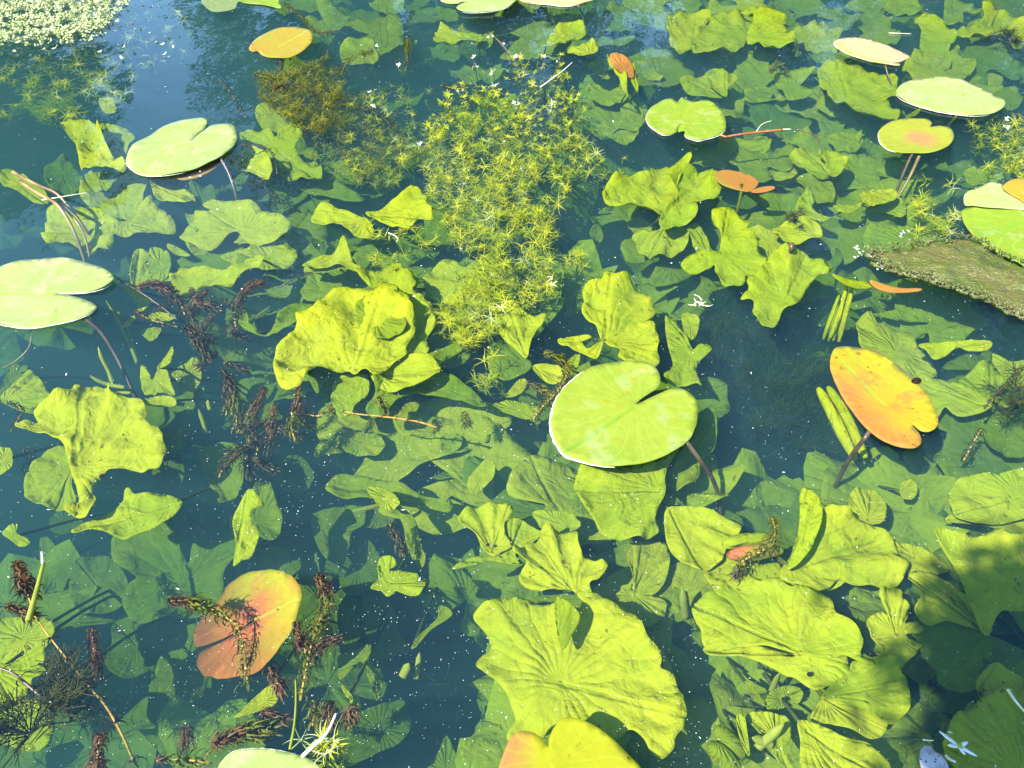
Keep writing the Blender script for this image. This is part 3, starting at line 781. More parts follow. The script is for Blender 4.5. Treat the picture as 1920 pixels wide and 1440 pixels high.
# ------------------------------------------------------------------ leaves under the water (tile, outline, petiole end, depth, label, options)
LEAVES = [
 ('00', '365,720 430,712 500,708 560,735 580,770 600,830 640,900 700,930 690,955 600,955 520,960 470,955 460,880 430,800', (650, 930), .05, 'square-tipped yellow leaf standing beside the pale oval pad', {}),
 ('00', '580,745 690,725 755,770 750,800 715,860 700,930 640,940 620,860', (680, 930), .10, 'hazy small leaf between the square-tipped leaf and the pale oval pad', {}),
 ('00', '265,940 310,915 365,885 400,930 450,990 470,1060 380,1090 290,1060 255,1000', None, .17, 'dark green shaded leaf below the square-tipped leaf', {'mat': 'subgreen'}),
 ('00', '490,985 560,965 620,975 640,1010 600,1060 540,1070 500,1030', None, .09, 'yellow crumpled piece under the square-tipped leaf', {}),
 ('00', '495,1040 560,1000 640,975 760,975 830,1000 820,1100 790,1180 740,1240 690,1260 600,1230 520,1180 470,1120 480,1070', (690, 1250), .12, 'hazy fan-shaped leaf below the pale oval pad', {}),
 ('00', '860,1010 900,990 985,1000 1000,1050 1050,1085 1085,1110 1080,1150 1020,1145 940,1130 890,1120 870,1080', (880, 1050), .05, 'bright lobed leaf close below the pink pad edge', {}),
 ('00', '300,1210 380,1180 460,1200 560,1210 660,1260 720,1250 780,1180 830,1130 850,1180 900,1200 930,1240 958,1280 930,1320 860,1310 790,1320 720,1340 650,1330 640,1380 600,1410 540,1390 470,1390 380,1370 300,1380 280,1330 290,1260', (690, 1250), .09,
  'wide scalloped leaf behind the curved rushes', {}),
 ('00', '10,1000 60,960 120,990 180,1030 240,1060 270,1150 200,1150 130,1090 60,1060 20,1040', None, .11, 'pale leaf behind the tops of the curved rushes', {}),
 ('00', '1345,860 1400,840 1460,850 1510,910 1520,960 1490,990 1420,965 1340,955 1260,930 1290,880', (1290, 910), .05, 'bright leaf touching the pale oval pad on its notch side', {}),
 ('00', '1380,760 1450,740 1520,750 1560,790 1580,760 1640,735 1700,750 1690,800 1660,850 1700,900 1760,900 1795,950 1790,1010 1740,1030 1680,1010 1600,1000 1560,930 1500,860 1400,830', (1560, 850), .08,
  'big yellow leaf crossed by dark weed beside the pale oval pad', {}),
 ('00', '1440,620 1500,590 1560,610 1620,640 1640,700 1580,740 1500,730 1460,690', None, .12, 'greenish leaf below the brown starwort', {}),
 ('00', '1640,1080 1700,1030 1780,1020 1840,1030 1850,1110 1840,1180 1780,1200 1700,1180 1640,1150', None, .16, 'dim green leaf under the dark weed near the yellow triangle leaf', {'mat': 'subgreen'}),
 ('00', '1770,1250 1790,1190 1850,1165 1930,1200 2010,1230 2060,1240 2090,1300 2080,1340 2030,1345 1960,1300 1900,1265 1830,1265', (2060, 1240), .055, 'small two-winged leaf joined to the yellow triangle leaf', {}),
 ('00', '1070,1310 1130,1260 1200,1310 1300,1300 1430,1320 1500,1330 1480,1400 1380,1440 1250,1470 1120,1440 1060,1380', None, .14, 'wide hazy green leaf striped by weed shadows', {}),
 ('00', '1240,1170 1330,1130 1420,1140 1480,1200 1490,1290 1420,1310 1300,1280 1250,1240', None, .22, 'faint blue-green leaf deep below the stalk of the oval pad', {}),
 ('00', '1070,1050 1150,1040 1210,1080 1190,1200 1130,1220 1090,1180', None, .24, 'faint leaf deep under the pink pad edge', {}),
 ('00', '1050,1210 1090,1190 1125,1230 1110,1290 1075,1280', None, .11, 'little crooked yellow leaf piece beside the scalloped leaf', {}),
 ('00', '945,1390 970,1380 1050,1420 1060,1440 990,1430', None, .08, 'tiny yellow spindle-shaped leaf below the scalloped leaf', {}),
 ('00', '560,560 620,550 650,600 640,640 580,620', None, .10, 'small yellowish leaf under the starwort by the sky reflection', {}),
 ('00', '190,560 300,580 330,640 260,680 180,640', None, .18, 'dim brownish leaf under the starwort near the duckweed', {'mat': 'subgreen'}),
 ('10', '160,1205 240,1165 330,1110 380,1070 440,1085 480,1130 470,1160 500,1200 500,1240 430,1230 395,1270 385,1305 310,1280 230,1250', (165, 1208), .03, 'bright yellow triangle leaf with wavy outer edge beside the starwort bed', {'slope': (0.05, 0.1)}),
 ('10', '160,20 200,5 330,-5 345,40 300,80 200,60', None, .12, 'green leaf near the far edge between two dark stalks', {}),
 ('10', '530,210 560,170 600,155 660,170 720,195 780,200 770,235 690,240 600,235 540,240', (770, 215), .06, 'bright folded leaf below the far pale pads', {}),
 ('10', '660,165 720,110 800,90 860,110 830,150 760,190 700,190', None, .13, 'hazy green leaf just behind the bright folded leaf', {}),
 ('10', '770,260 800,200 840,165 850,230 830,270', None, .09, 'narrow leaf pointing up beside the bright folded leaf', {}),
 ('10', '1140,270 1170,230 1220,170 1290,160 1360,190 1350,215 1280,230 1220,265 1160,275', (1150, 270), .05, 'yellow fan leaf under the cream and orange pad', {}),
 ('10', '1280,290 1330,265 1390,240 1430,260 1435,290 1400,310 1340,318', (1400, 312), .035, 'small bright yellow leaf near the white starwort flowers', {}),
 ('10', '850,150 960,110 1040,120 1010,190 950,250 870,230', None, .18, 'dim green leaf below the overlapping far pads', {'mat': 'subgreen'}),
 ('10', '1000,200 1100,150 1230,140 1260,180 1180,230 1150,290 1040,290 960,270', None, .17, 'dim broad leaf behind the yellow fan leaf', {'mat': 'subgreen'}),
 ('10', '1190,100 1300,80 1400,110 1480,100 1450,160 1370,190 1260,160', None, .14, 'hazy leaf close under the cream and orange pad', {}),
 ('10', '510,290 560,250 640,260 660,330 600,340 540,330', None, .22, 'faint leaf beyond the white starwort flowers', {}),
 ('10', '0,250 80,225 160,230 190,280 200,340 120,370 20,360', None, .10, 'green leaf behind the amber pad among brown weed', {}),
 ('10', '490,60 560,50 650,80 640,120 560,120 500,90', None, .17, 'hazy leaf next to the pale pads at the far edge', {}),
 ('10', '1500,300 1520,345 1550,385 1590,430 1605,545 1570,480 1545,420 1510,360', (1600, 540), .05, 'narrow green leaf folded beside the red-brown leaf tip', {}),
 ('10', '1640,380 1655,440 1668,515 1640,490 1625,430', (1660, 510), .04, 'thin green rolled leaf under the red-brown leaf tip', {}),
 ('10', '1390,370 1440,340 1500,335 1520,380 1550,420 1480,440 1410,400', None, .12, 'hazy leaf on the starwort side of the red-brown tip', {}),
 ('10', '1660,350 1740,370 1805,430 1780,450 1690,440 1650,400', None, .12, 'hazy leaf behind the red-brown leaf tip', {}),
 ('10', '1385,500 1440,485 1490,510 1560,500 1600,550 1540,590 1450,580 1400,550', None, .11, 'wavy green leaf at the outer side of the starwort bed', {}),
 ('10', '1580,600 1640,590 1690,630 1690,680 1620,700 1580,650', None, .13, 'round green leaf beside the small torn pad', {}),
 ('10', '1440,700 1530,680 1620,690 1665,730 1650,780 1590,805 1510,790 1450,750', None, .13, 'rounded pale leaf under the small torn pad, starwort beside it', {}),
 ('10', '1490,1120 1520,1050 1570,1010 1640,990 1720,990 1760,950 1860,940 1930,950 1900,1000 1870,1060 1850,1140 1810,1220 1780,1235 1720,1200 1640,1160 1560,1150', (1795, 1235), .055, 'broad bright leaf lobe spread towards the starwort bed', {}),
 ('10', '1850,985 1930,950 2060,970 2075,1000 2100,1020 2118,1070 2100,1120 2060,1155 1980,1150 1990,1200 1960,1260 1910,1275 1830,1300 1800,1250 1830,1180 1880,1100 1850,1050', (1800, 1240), .045, 'bright crumpled leaf lobe next to the small reddish-orange pad', {}),
 ('10', '1650,1330 1700,1300 1780,1300 1840,1240 1920,1270 1940,1330 1920,1400 1850,1440 1740,1445 1680,1400', (1830, 1260), .07, 'lower hanging lobe below the broad bright leaf', {}),
 ('10', '1610,1250 1680,1230 1740,1270 1730,1310 1650,1310', None, .14, 'small faint blue-green leaf under the broad bright leaf', {}),
 ('10', '1400,1300 1440,1260 1470,1320 1460,1360 1410,1340', None, .18, 'tiny dim leaf in the open water beside the starwort bed', {'mat': 'subgreen'}),
 ('10', '-200,1500 -120,1450 -40,1430 10,1370 40,1420 60,1480 100,1520 90,1545 40,1530 -20,1490 -100,1500', (-190, 1495), .07, 'narrow pointed leaf below the yellow triangle leaf', {}),
 ('20', '-80,150 0,90 80,88 140,120 90,190 60,260 -20,310 -60,260', (60, 260), .07, 'yellow-green leaf beside the big far fan pair', {}),
 ('20', '90,190 190,100 280,95 340,110 380,160 350,220 310,280 200,295 130,300 60,270', (375, 220), .07, 'veined green wing of the far leaf pair', {}),
 ('20', '340,60 400,38 480,60 560,90 580,130 560,150 600,200 610,250 540,260 470,285 420,260 370,220 390,160 400,110', (370, 225), .045, 'bright ragged wing of the far leaf pair', {}),
 ('20', '630,190 700,150 800,140 880,180 860,240 850,330 800,310 720,290 660,250', (855, 240), .09, 'ribbed leaf behind the peach pad', {'folds': 11}),
 ('20', '1130,60 1160,20 1250,0 1330,40 1310,75 1200,85', (1140, 30), .09, 'ribbed leaf at the far edge above the peach pad', {'folds': 10}),
 ('20', '1315,120 1370,95 1430,115 1500,160 1530,210 1490,280 1500,360 1450,410 1390,400 1345,340 1340,250 1345,180', (1500, 210), .055, 'tall cupped yellow leaf standing beyond the long pale pad', {'folds': 9, 'slope': (0.3, 0.2)}),
 ('20', '1540,200 1620,170 1690,130 1680,80 1760,75 1840,100 1920,130 1920,200 1900,260 1850,270 1790,220 1700,220 1600,230', (1545, 205), .07, 'spread wavy leaf in the far corner beside the cupped leaf', {}),
 ('20', '1270,390 1400,410 1560,380 1700,400 1780,460 1740,540 1500,500 1300,470', None, .13, 'hazy leaf hidden behind the long pale pad', {}),
 ('20', '1740,540 1820,500 1880,520 1905,560 1860,620 1780,590', None, .12, 'dim leaf at the end of the long pale pad', {'mat': 'subgreen'}),
 ('20', '790,390 870,360 960,390 1060,430 1120,430 1180,480 1200,550 1130,570 1140,600 1190,650 1170,680 1080,670 960,620 880,570 810,520 780,450', (930, 550), .06, 'big ribbed fan leaf below the peach pad', {'folds': 9}),
 ('20', '130,430 200,400 260,405 300,450 250,500 240,545 180,500', (240, 540), .08, 'green leaf half beyond the small torn pad', {}),
 ('20', '0,450 80,430 150,450 240,545 150,540 60,540 0,500', (235, 540), .09, 'dim green leaf half close beyond the small torn pad', {}),
 ('20', '340,520 420,490 500,510 480,560 400,570', None, .14, 'dim leaf in the clear patch beyond the red stalk', {}),
 ('20', '810,780 880,750 960,760 1010,790 970,850 890,850', None, .11, 'oval leaf in dark water beside the pink-centred pad', {}),
 ('20', '430,900 530,860 610,880 640,960 600,1020 500,1010 440,960', None, .12, 'hazy leaf behind the small reddish-orange pad', {}),
 ('20', '610,890 690,850 760,900 830,990 760,1010 700,960', (830, 985), .08, 'pointed leaf beyond the reddish-orange pad, pointed end outward', {}),
 ('20', '770,870 920,870 880,980 830,990 800,920', (835, 985), .05, 'bright square-shouldered leaf in the middle of the far cluster', {}),
 ('20', '650,1010 760,980 830,1030 840,1130 760,1140 700,1090', (830, 1000), .08, 'dark green oval leaf below the square-shouldered leaf', {'mat': 'subgreen'}),
 ('20', '640,1180 700,1080 740,1130 730,1180 820,1230 800,1245 700,1220', None, .06, 'narrow curling leaf below the dark green oval leaf', {}),
 ('20', '1000,1110 1050,1080 1150,1075 1200,1110 1110,1150 1030,1145', None, .05, 'flat yellow leaf beside the slanting stalks', {}),
 ('20', '860,1150 960,1160 1000,1130 990,1170 930,1195 870,1180', None, .05, 'thin wavy leaf edge beside the flat yellow leaf', {}),
 ('20', '1110,1160 1200,1110 1240,1170 1230,1220 1130,1200 1000,1200', None, .09, 'dim leaf under the slanting stalks', {}),
 ('20', '520,1290 600,1250 700,1235 760,1290 770,1330 700,1340 640,1365 540,1330', (760, 1330), .045, 'bright rounded leaf beyond the dark hollow stalk end', {}),
 ('20', '360,1310 430,1280 520,1320 620,1370 560,1440 440,1440', None, .09, 'yellow leaf between the three-lobed leaf and the hollow stalk', {}),
 ('20', '170,1205 250,1197 300,1230 360,1270 345,1310 400,1350 410,1400 440,1470 430,1550 390,1570 340,1555 330,1590 270,1600 220,1590 185,1545 180,1500 150,1520 90,1540 30,1530 10,1490 40,1450 100,1440 150,1430 200,1430 215,1350 180,1280', (210, 1440), .04,
  'three-lobed bright leaf below the reddish-orange pad', {}),
 ('20', '30,1290 70,1260 110,1290 150,1400 140,1430 80,1420 50,1360', (145, 1430), .08, 'narrow dim lobe beside the three-lobed bright leaf', {}),
 ('20', '1600,960 1680,950 1790,1000 1700,1030 1620,1040 1590,1000', None, .09, 'hazy olive leaf above the creased pad', {}),
 ('01', '135,950 170,930 240,950 230,900 330,840 410,800 440,765 500,752 540,765 620,780 630,830 680,835 770,845 800,900 800,950 870,1000 895,1060 905,1120 880,1160 820,1190 790,1200 740,1190 690,1185 650,1195 600,1200 570,1215 530,1250 510,1290 540,1340 555,1400 540,1440 500,1460 410,1440 400,1400 450,1370 440,1280 420,1220 410,1150 390,1090 330,1040 270,1010 200,1000 140,985',
  (430, 1190), .045, 'large pleated yellow fan leaf beside the long dark stalk', {'folds': 11, 'ruff': .15}),
 ('01', '140,1300 170,1210 240,1130 330,1085 390,1090 420,1190 400,1290 420,1370 330,1420 240,1400 150,1350', (415, 1190), .10, 'shaded half-round leaf under the pleated fan leaf', {}),
 ('01', '20,810 90,730 150,650 190,660 240,720 280,780 308,820 260,880 190,880 100,860', (20, 830), .10, 'hazy ribbed leaf near the edge above the pleated fan leaf', {}),
 ('01', '0,810 60,640 150,620 140,660 60,760', None, .15, 'dim blue-green leaf at the edge under the cut-off pale pad', {'mat': 'subgreen'}),
 ('01', '-40,1100 50,1085 70,1140 50,1200 -40,1220', None, .09, 'small yellow leaf corner at the frame edge', {}),
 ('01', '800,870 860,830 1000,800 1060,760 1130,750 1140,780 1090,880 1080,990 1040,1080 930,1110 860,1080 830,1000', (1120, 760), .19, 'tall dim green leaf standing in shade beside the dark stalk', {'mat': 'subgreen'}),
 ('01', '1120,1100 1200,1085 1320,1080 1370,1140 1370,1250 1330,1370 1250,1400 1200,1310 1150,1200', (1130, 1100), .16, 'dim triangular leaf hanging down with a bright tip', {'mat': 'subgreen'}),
 ('01', '790,660 830,630 860,700 890,640 930,640 960,720 975,780 890,770 830,790', None, .09, 'crumpled leaf with striped folds beside the dark stalk', {'folds': 9, 'ruff': .2}),
 ('01', '890,630 920,580 965,510 970,560 950,610', (895, 630), .05, 'small pointed yellow leaf tip sticking up above crumpled leaves', {}),
 ('01', '810,820 900,790 970,800 980,840 880,845', None, .08, 'yellow strip of leaf on top of the tall dim green leaf', {}),
 ('01', '975,660 1100,580 1130,690 1090,760 1020,750 1000,700', None, .13, 'hazy folded leaf between brown pondweed and crumpled leaf', {}),
 ('01', '1000,130 1080,90 1180,85 1300,90 1380,40 1470,10 1450,80 1370,100 1300,160 1210,170 1150,180 1060,240 1010,190', (1460, 20), .05, 'long bright yellow leaf above the brown pondweed', {}),
 ('01', '980,70 1060,20 1200,-10 1330,0 1400,30 1320,80 1200,90 1080,80', None, .11, 'green leaf directly behind the long bright yellow one', {'mat': 'subgreen'}),
 ('01', '750,180 770,0 850,0 940,60 970,140 900,150 830,140 770,210', (760, 200), .12, 'hazy upright leaf behind the rush stems and pondweed', {}),
 ('01', '850,-30 940,-20 960,60 920,140 850,130', None, .10, 'hazy yellow leaf edge behind the hazy upright leaf', {}),
 ('01', '660,190 760,190 800,230 840,250 820,300 780,310 760,260 700,200', None, .08, 'small yellow leaf crossed by the pondweed stem', {}),
 ('01', '850,330 900,320 980,340 930,365 850,360', None, .07, 'thin yellow leaf piece under the pondweed', {}),
 ('01', '800,420 900,405 880,460 840,475', None, .09, 'small triangular yellow piece below the pondweed', {}),
 ('01', '690,400 740,340 760,350 730,390', None, .07, 'tiny yellow leaf tip near the cut-off pad', {}),
 ('01', '1700,180 1760,100 1860,110 1920,170 1880,240 1780,260 1710,230', None, .14, 'round hazy leaf beyond the big crumpled group', {}),
 ('01', '1720,80 1800,20 1900,0 1990,40 1900,80 1800,100', None, .09, 'flat hazy yellow leaf beyond the big crumpled group', {}),
 ('01', '1360,380 1400,330 1420,380 1450,420 1500,440 1550,400 1570,340 1650,290 1730,280 1770,330 1720,370 1640,390 1560,430 1500,445 1430,435', (1460, 435), .06, 'narrow dark leaf winding out from the big crumpled group', {'mat': 'subgreen'}),
 ('', [(528, 680), (533, 660), (553, 637), (567, 617), (563, 597), (590, 587), (617, 560), (640, 550), (693, 548), (722, 550), (745, 562), (756, 585), (768, 610), (765, 633), (752, 650), (752, 668), (740, 680), (725, 690), (708, 710), (695, 712), (680, 700), (665, 706), (650, 690), (640, 690), (600, 690), (585, 710), (572, 728), (548, 735), (532, 715)],
  (668, 700), .045, 'largest crumpled bright leaf, head of the group beside the starwort', {'folds': 6, 'ruff': .15, 'curl': .12}),
 ('', [(672, 575), (700, 560), (735, 568), (754, 590), (757, 615), (738, 627), (712, 634), (690, 625), (676, 612)], (700, 600), .028, 'small dark leaf shape added as the shadow on the largest crumpled leaf', {'mat': 'subgreen', 'stalk': False}),  # dark sheet laid on the big leaf where only shade falls
 ('', [(690, 520), (730, 508), (772, 515), (782, 535), (760, 548), (720, 545), (700, 540)], (700, 535), .05, 'yellow folded leaf lip at the far side of the crumpled group', {}),
 ('', [(700, 690), (740, 672), (790, 668), (820, 690), (790, 720), (745, 735), (712, 722)], (705, 705), .055, 'bright ruffled leaf at the starwort side of the crumpled group', {}),
 ('', [(600, 690), (640, 690), (655, 700), (680, 715), (670, 740), (640, 750), (620, 760), (600, 740), (585, 712)], (670, 705), .09, 'dim green underside below the largest crumpled leaf', {'mat': 'subgreen'}),
 ('11', '115,150 140,110 230,90 330,85 350,130 410,155 415,200 400,215 450,250 495,280 500,330 515,400 480,440 470,480 480,530 420,580 360,600 340,590 340,500 380,470 350,400 330,350 300,320 340,250 280,230 200,210 160,190', (340, 590), .075, 'scalloped leaf curving behind the largest crumpled leaf', {}),
 ('11', '210,700 300,640 400,585 470,600 560,560 620,540 665,550 650,575 580,600 550,640 600,680 680,740 780,800 800,850 720,840 640,800 530,780 430,780 360,800 290,860 265,890 200,880 170,850 220,780', (270, 660), .065, 'green sheet-like leaf running out towards a blunt finger', {'mat': 'subgreen'}),
 ('11', '0,690 80,670 140,690 150,750 130,800 80,850 60,900 0,900 -40,820 -30,740', (120, 690), .075, 'bright lower lobe of the big crumpled group', {}),
 ('11', '480,130 520,80 570,35 640,45 700,80 800,20 900,40 970,120 960,240 900,300 800,330 700,330 600,260 500,210', (800, 150), .10, 'broad leaf seen through the lower end of the starwort bed', {}),
 ('11', '880,350 920,310 1000,305 1080,340 1145,330 1130,370 1090,430 1060,500 1040,570 1000,540 930,480 890,420', (1042, 568), .05, 'fluted leaf with one pointed ear below the starwort bed', {'folds': 8}),
 ('11', '830,590 840,520 900,490 980,500 1040,570 1055,630 1000,670 920,685 860,660', (1050, 620), .085, 'rounded green leaf beneath the fluted leaf', {'mat': 'subgreen'}),
 ('11', '790,410 870,370 880,420 830,440', None, .075, 'small leaf end poking from the lower starwort', {}),
 ('11', '1085,630 1160,615 1220,630 1240,690 1200,725 1130,690', (1090, 632), .045, 'yellow oval leaf beside the ringed pondweed sprig', {}),
 ('11', '1240,640 1330,550 1330,620 1290,680 1240,690', None, .075, 'green pointed leaf behind the ringed pondweed sprig', {}),
 ('11', '930,790 1000,700 1040,710 1010,770', None, .08, 'thin slanting leaf above the hazy wavy one', {}),
 ('11', '870,840 960,820 1080,850 1100,880 1060,915 980,900 900,870', None, .09, 'hazy wavy leaf beside the heart-shaped pad', {}),
 ('11', '1375,220 1400,190 1470,180 1480,140 1520,130 1530,160 1580,150 1640,180 1700,230 1740,280 1745,330 1720,370 1690,390 1750,420 1758,490 1750,540 1765,590 1700,610 1600,600 1550,580 1560,540 1500,500 1460,440 1440,400 1390,370 1368,330 1385,270', (1480, 480), .045,
  'ear-shaped crinkled leaf behind the heart-shaped pad', {'folds': 8}),
 ('11', '1230,485 1290,460 1390,450 1400,465 1350,490 1380,530 1430,500 1465,480 1430,580 1370,560 1290,530', (1465, 480), .04, 'curled arrow-shaped lobe of the ear-shaped leaf', {}),
 ('11', '1340,1290 1370,1200 1450,1170 1560,1190 1700,1190 1800,1150 1880,1100 1830,1180 1800,1250 1800,1340 1760,1420 1750,1480 1770,1530 1730,1560 1650,1570 1540,1560 1470,1520 1430,1470 1380,1420 1350,1350', (1795, 1320), .055,
  'brown-spotted pleated leaf below the heart-shaped pad', {'folds': 9}),
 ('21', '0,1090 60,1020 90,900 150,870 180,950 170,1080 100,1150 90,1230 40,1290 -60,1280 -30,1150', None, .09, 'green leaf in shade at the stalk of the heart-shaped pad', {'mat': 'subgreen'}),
 ('11', '0,1000 80,985 170,990 240,1060 200,1110 90,1120 10,1080', None, .15, 'hazy yellow-edged leaf below the big crumpled group', {}),
 ('11', '560,1020 640,1000 680,1040 650,1090 580,1090', None, .16, 'faint leaf deep between the crumpled group and heart-shaped pad', {}),
 ('11', '710,1270 760,1200 820,1150 860,1180 850,1250 790,1310 740,1340', None, .13, 'lone yellow leaf glowing in dark water beside the heart-shaped pad', {}),
 ('11', '0,1250 120,1250 260,1290 400,1340 500,1370 600,1385 590,1430 500,1420 420,1400 320,1410 150,1380 0,1380 -60,1320', (595, 1390), .09, 'long sloping folded leaf in the middle of the dark water', {'mat': 'subgreen'}),
 ('11', '150,1310 230,1310 300,1350 320,1400 240,1420', None, .065, 'bright patch of leaf lying on the long sloping one', {}),
 ('21', '370,150 450,90 520,0 620,0 700,20 770,70 800,110 720,150 680,200 620,280 560,300 540,350 500,400 430,360 400,330 410,260 340,250 380,200', (575, 270), .05, 'herringbone-ribbed leaf with a long outer point', {'folds': 11, 'ruff': .16}),
 ('21', '-90,380 -50,370 -20,420 10,470 50,540 90,520 150,540 80,600 70,660 95,740 30,720 -60,720 -100,680 -50,620 -80,500', (50, 540), .08, 'narrow pleated leaf standing behind the ear-shaped leaf', {'folds': 9}),
 ('21', '0,340 60,330 90,370 70,450 40,470 10,420', None, .09, 'small yellow leaf piece above the narrow pleated leaf', {}),
 ('21', '980,400 1050,340 1150,400 1250,440 1330,540 1400,620 1410,680 1300,700 1200,640 1080,560 1000,500', None, .12, 'wide pale hazy leaf behind the orange oval leaf', {}),
 ('21', '1030,360 1200,310 1330,380 1340,460 1200,430', None, .17, 'blue-shaded leaf between the rolled leaves and the algae mat', {}),
 ('21', '1340,510 1450,490 1560,490 1700,480 1720,500 1690,535 1600,540 1540,520 1480,560 1430,570 1380,540', None, .06, 'pale wavy-edged leaf under the algae mat', {}),
 ('21', '1560,700 1640,640 1730,600 1770,660 1800,700 1830,740 1750,790 1720,860 1640,800', (1730, 850), .11, 'pale fan leaf beyond the orange oval leaf', {}),
 ('21', '1330,720 1440,695 1560,730 1700,820 1720,860 1640,890 1540,905 1480,850 1440,900 1400,860', (1710, 850), .10, 'pale ruffled leaf touching the orange oval leaf', {}),
 ('21', '1760,800 1850,790 1880,830 1800,850', None, .10, 'small pale leaf at the tip of the pale fan leaf', {}),
 ('21', '1510,1370 1560,1270 1640,1250 1760,1240 1940,1230 1960,1440 1680,1500 1550,1460', (1900, 1350), .075, 'olive ribbed leaf at the frame edge below the orange leaf', {}),
 ('21', '1230,1280 1290,1265 1320,1310 1290,1365 1230,1350', (1235, 1320), .10, 'small round shell-like leaf below the orange leaf', {}),
 ('21', '940,1400 970,1330 1070,1310 1120,1360 1135,1440 1100,1500 980,1490', (1040, 1490), .08, 'pale blunt leaf at the foot of the orange leaf stalk', {}),
 ('21', '1740,560 1860,600 1960,590 1960,720 1840,720', None, .13, 'hazy olive leaf at the frame edge under the algae mat', {}),
 ('21', '1500,940 1620,960 1700,1050 1640,1150 1540,1120 1490,1040', None, .16, 'dim leaf in the blue gap beside the orange leaf tip', {'mat': 'subgreen'}),
 ('21', '1700,960 1840,900 1940,960 1940,1120 1800,1120 1720,1060', None, .13, 'dim crumpled leaf at the frame edge beside the orange leaf', {'mat': 'subgreen'}),
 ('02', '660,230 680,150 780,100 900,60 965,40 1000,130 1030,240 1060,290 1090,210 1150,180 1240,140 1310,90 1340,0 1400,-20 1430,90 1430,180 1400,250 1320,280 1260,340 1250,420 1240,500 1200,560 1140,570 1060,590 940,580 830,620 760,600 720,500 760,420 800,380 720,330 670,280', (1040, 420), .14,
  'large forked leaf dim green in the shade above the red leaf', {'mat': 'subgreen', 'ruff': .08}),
 ('02', '1320,60 1350,-20 1400,-100 1450,-60 1480,-20 1420,10 1420,70 1455,100 1440,190 1410,250 1370,260 1320,285 1340,180', (1330, 270), .07, 'bright twisted lobe lit at the end of the forked leaf', {}),
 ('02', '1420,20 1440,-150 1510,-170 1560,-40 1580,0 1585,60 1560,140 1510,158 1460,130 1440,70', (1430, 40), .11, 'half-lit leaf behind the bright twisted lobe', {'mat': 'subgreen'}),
 ('02', '440,130 470,60 540,30 660,-20 700,-90 730,-110 760,-80 860,-90 990,-60 980,10 900,70 780,110 700,140 620,120 530,110', (980, -40), .06, 'yellow wavy leaf with leaf tips pointing up, beyond the forked leaf', {}),
 ('02', '20,120 60,80 100,75 95,120 150,150 160,180 110,190 70,160', None, .08, 'small yellow leaf scrap near the frame edge below the pleated fan', {}),
 ('02', '230,180 280,160 330,220 370,200 420,270 380,380 330,520 260,500 240,330', None, .20, 'dim upright leaf behind the straw beside the pondweed', {'mat': 'subgreen'}),
 ('02', '-40,870 60,860 160,800 240,740 245,830 265,880 230,930 180,950 160,1010 90,1060 -40,1140', (-30, 900), .05, 'bright ragged leaf at the frame edge behind dark weed', {}),
 ('02', '-40,640 150,600 280,620 270,740 150,800 -40,880', None, .09, 'striped greenish leaf at the frame edge below the pondweed tip', {'folds': 9}),
 ('02', '270,1000 320,965 330,990 280,1030', None, .06, 'tiny yellow leaf tip beside the ragged leaf at the frame edge', {}),
 ('02', '-40,1140 100,1070 250,1090 290,1180 270,1300 180,1340 60,1310 -40,1270', None, .13, 'leaf behind the feathery dark weed in the near corner', {}),
 ('02', '1380,1100 1490,1000 1540,980 1555,1060 1500,1100 1330,1150', None, .08, 'small lit leaf tip below the red leaf', {}),
 ('12', '-150,30 0,-20 80,-20 128,0 120,70 60,110 40,200 0,280 -80,260 -140,150', (-100, 100), .16, 'dim broad leaf with a lit corner in the middle of the dark water', {'mat': 'subgreen'}),
 ('12', '130,0 220,-40 310,-10 280,60 200,90 120,70', None, .17, 'dim leaf beneath the long sloping folded leaf', {'mat': 'subgreen'}),
 ('12', '300,-30 370,0 420,60 450,200 470,250 455,305 410,270 370,180 350,80', (310, -30), .075, 'narrow leaf hanging down behind pinkish weed', {'mat': 'subgreen'}),
 ('12', '180,430 220,380 215,290 250,265 300,275 310,310 270,340 330,340 400,350 440,380 460,405 430,455 370,460 310,440 300,450 265,468 230,440', (280, 400), .06, 'small three-winged bright leaf alone in open dark water', {}),
 ('12', '545,545 560,530 590,535 618,580 570,620 500,660 430,750 400,760 450,680 520,615 545,580', (410, 755), .08, 'spoon-tipped thin leaf on a long neck in open water', {'mat': 'subgreen', 'grid': 26}),
 ('12', '0,820 80,790 160,750 165,800 150,840 220,910 225,950 210,1060 180,1010 130,890 80,880 0,940', (150, 830), .11, 'dim folded leaf with two points beside the pinkish weed', {'mat': 'subgreen'}),
 ('12', '0,970 40,1010 95,1085 50,1080', None, .08, 'thin lit leaf edge below the dim folded leaf', {}),
 ('12', '805,660 830,620 900,570 1000,540 1080,535 1150,555 1200,555 1240,600 1330,600 1355,550 1380,520 1430,535 1520,550 1600,600 1650,670 1690,740 1740,780 1755,850 1760,890 1820,920 1845,1000 1870,1040 1885,1110 1870,1180 1830,1250 1815,1310 1750,1350 1700,1320 1660,1260 1600,1220 1540,1245 1470,1240 1360,1200 1260,1190 1180,1220 1100,1290 980,1260 980,1200 1010,1150 990,1080 960,1010 920,960 860,920 815,880 820,840 875,780 880,740 850,700', (1230, 960), .06,
  'largest sunken leaf, bright and fan-shaped, behind the two-lobed yellow pad', {'folds': 7, 'ruff': .11, 'grid': 24}),
 ('12', '1205,560 1215,490 1240,510 1300,560 1330,600 1290,690 1240,760', (1235, 900), .03, 'small green leaf standing in the notch of the largest sunken leaf', {'mat': 'subgreen', 'stalk': False}),
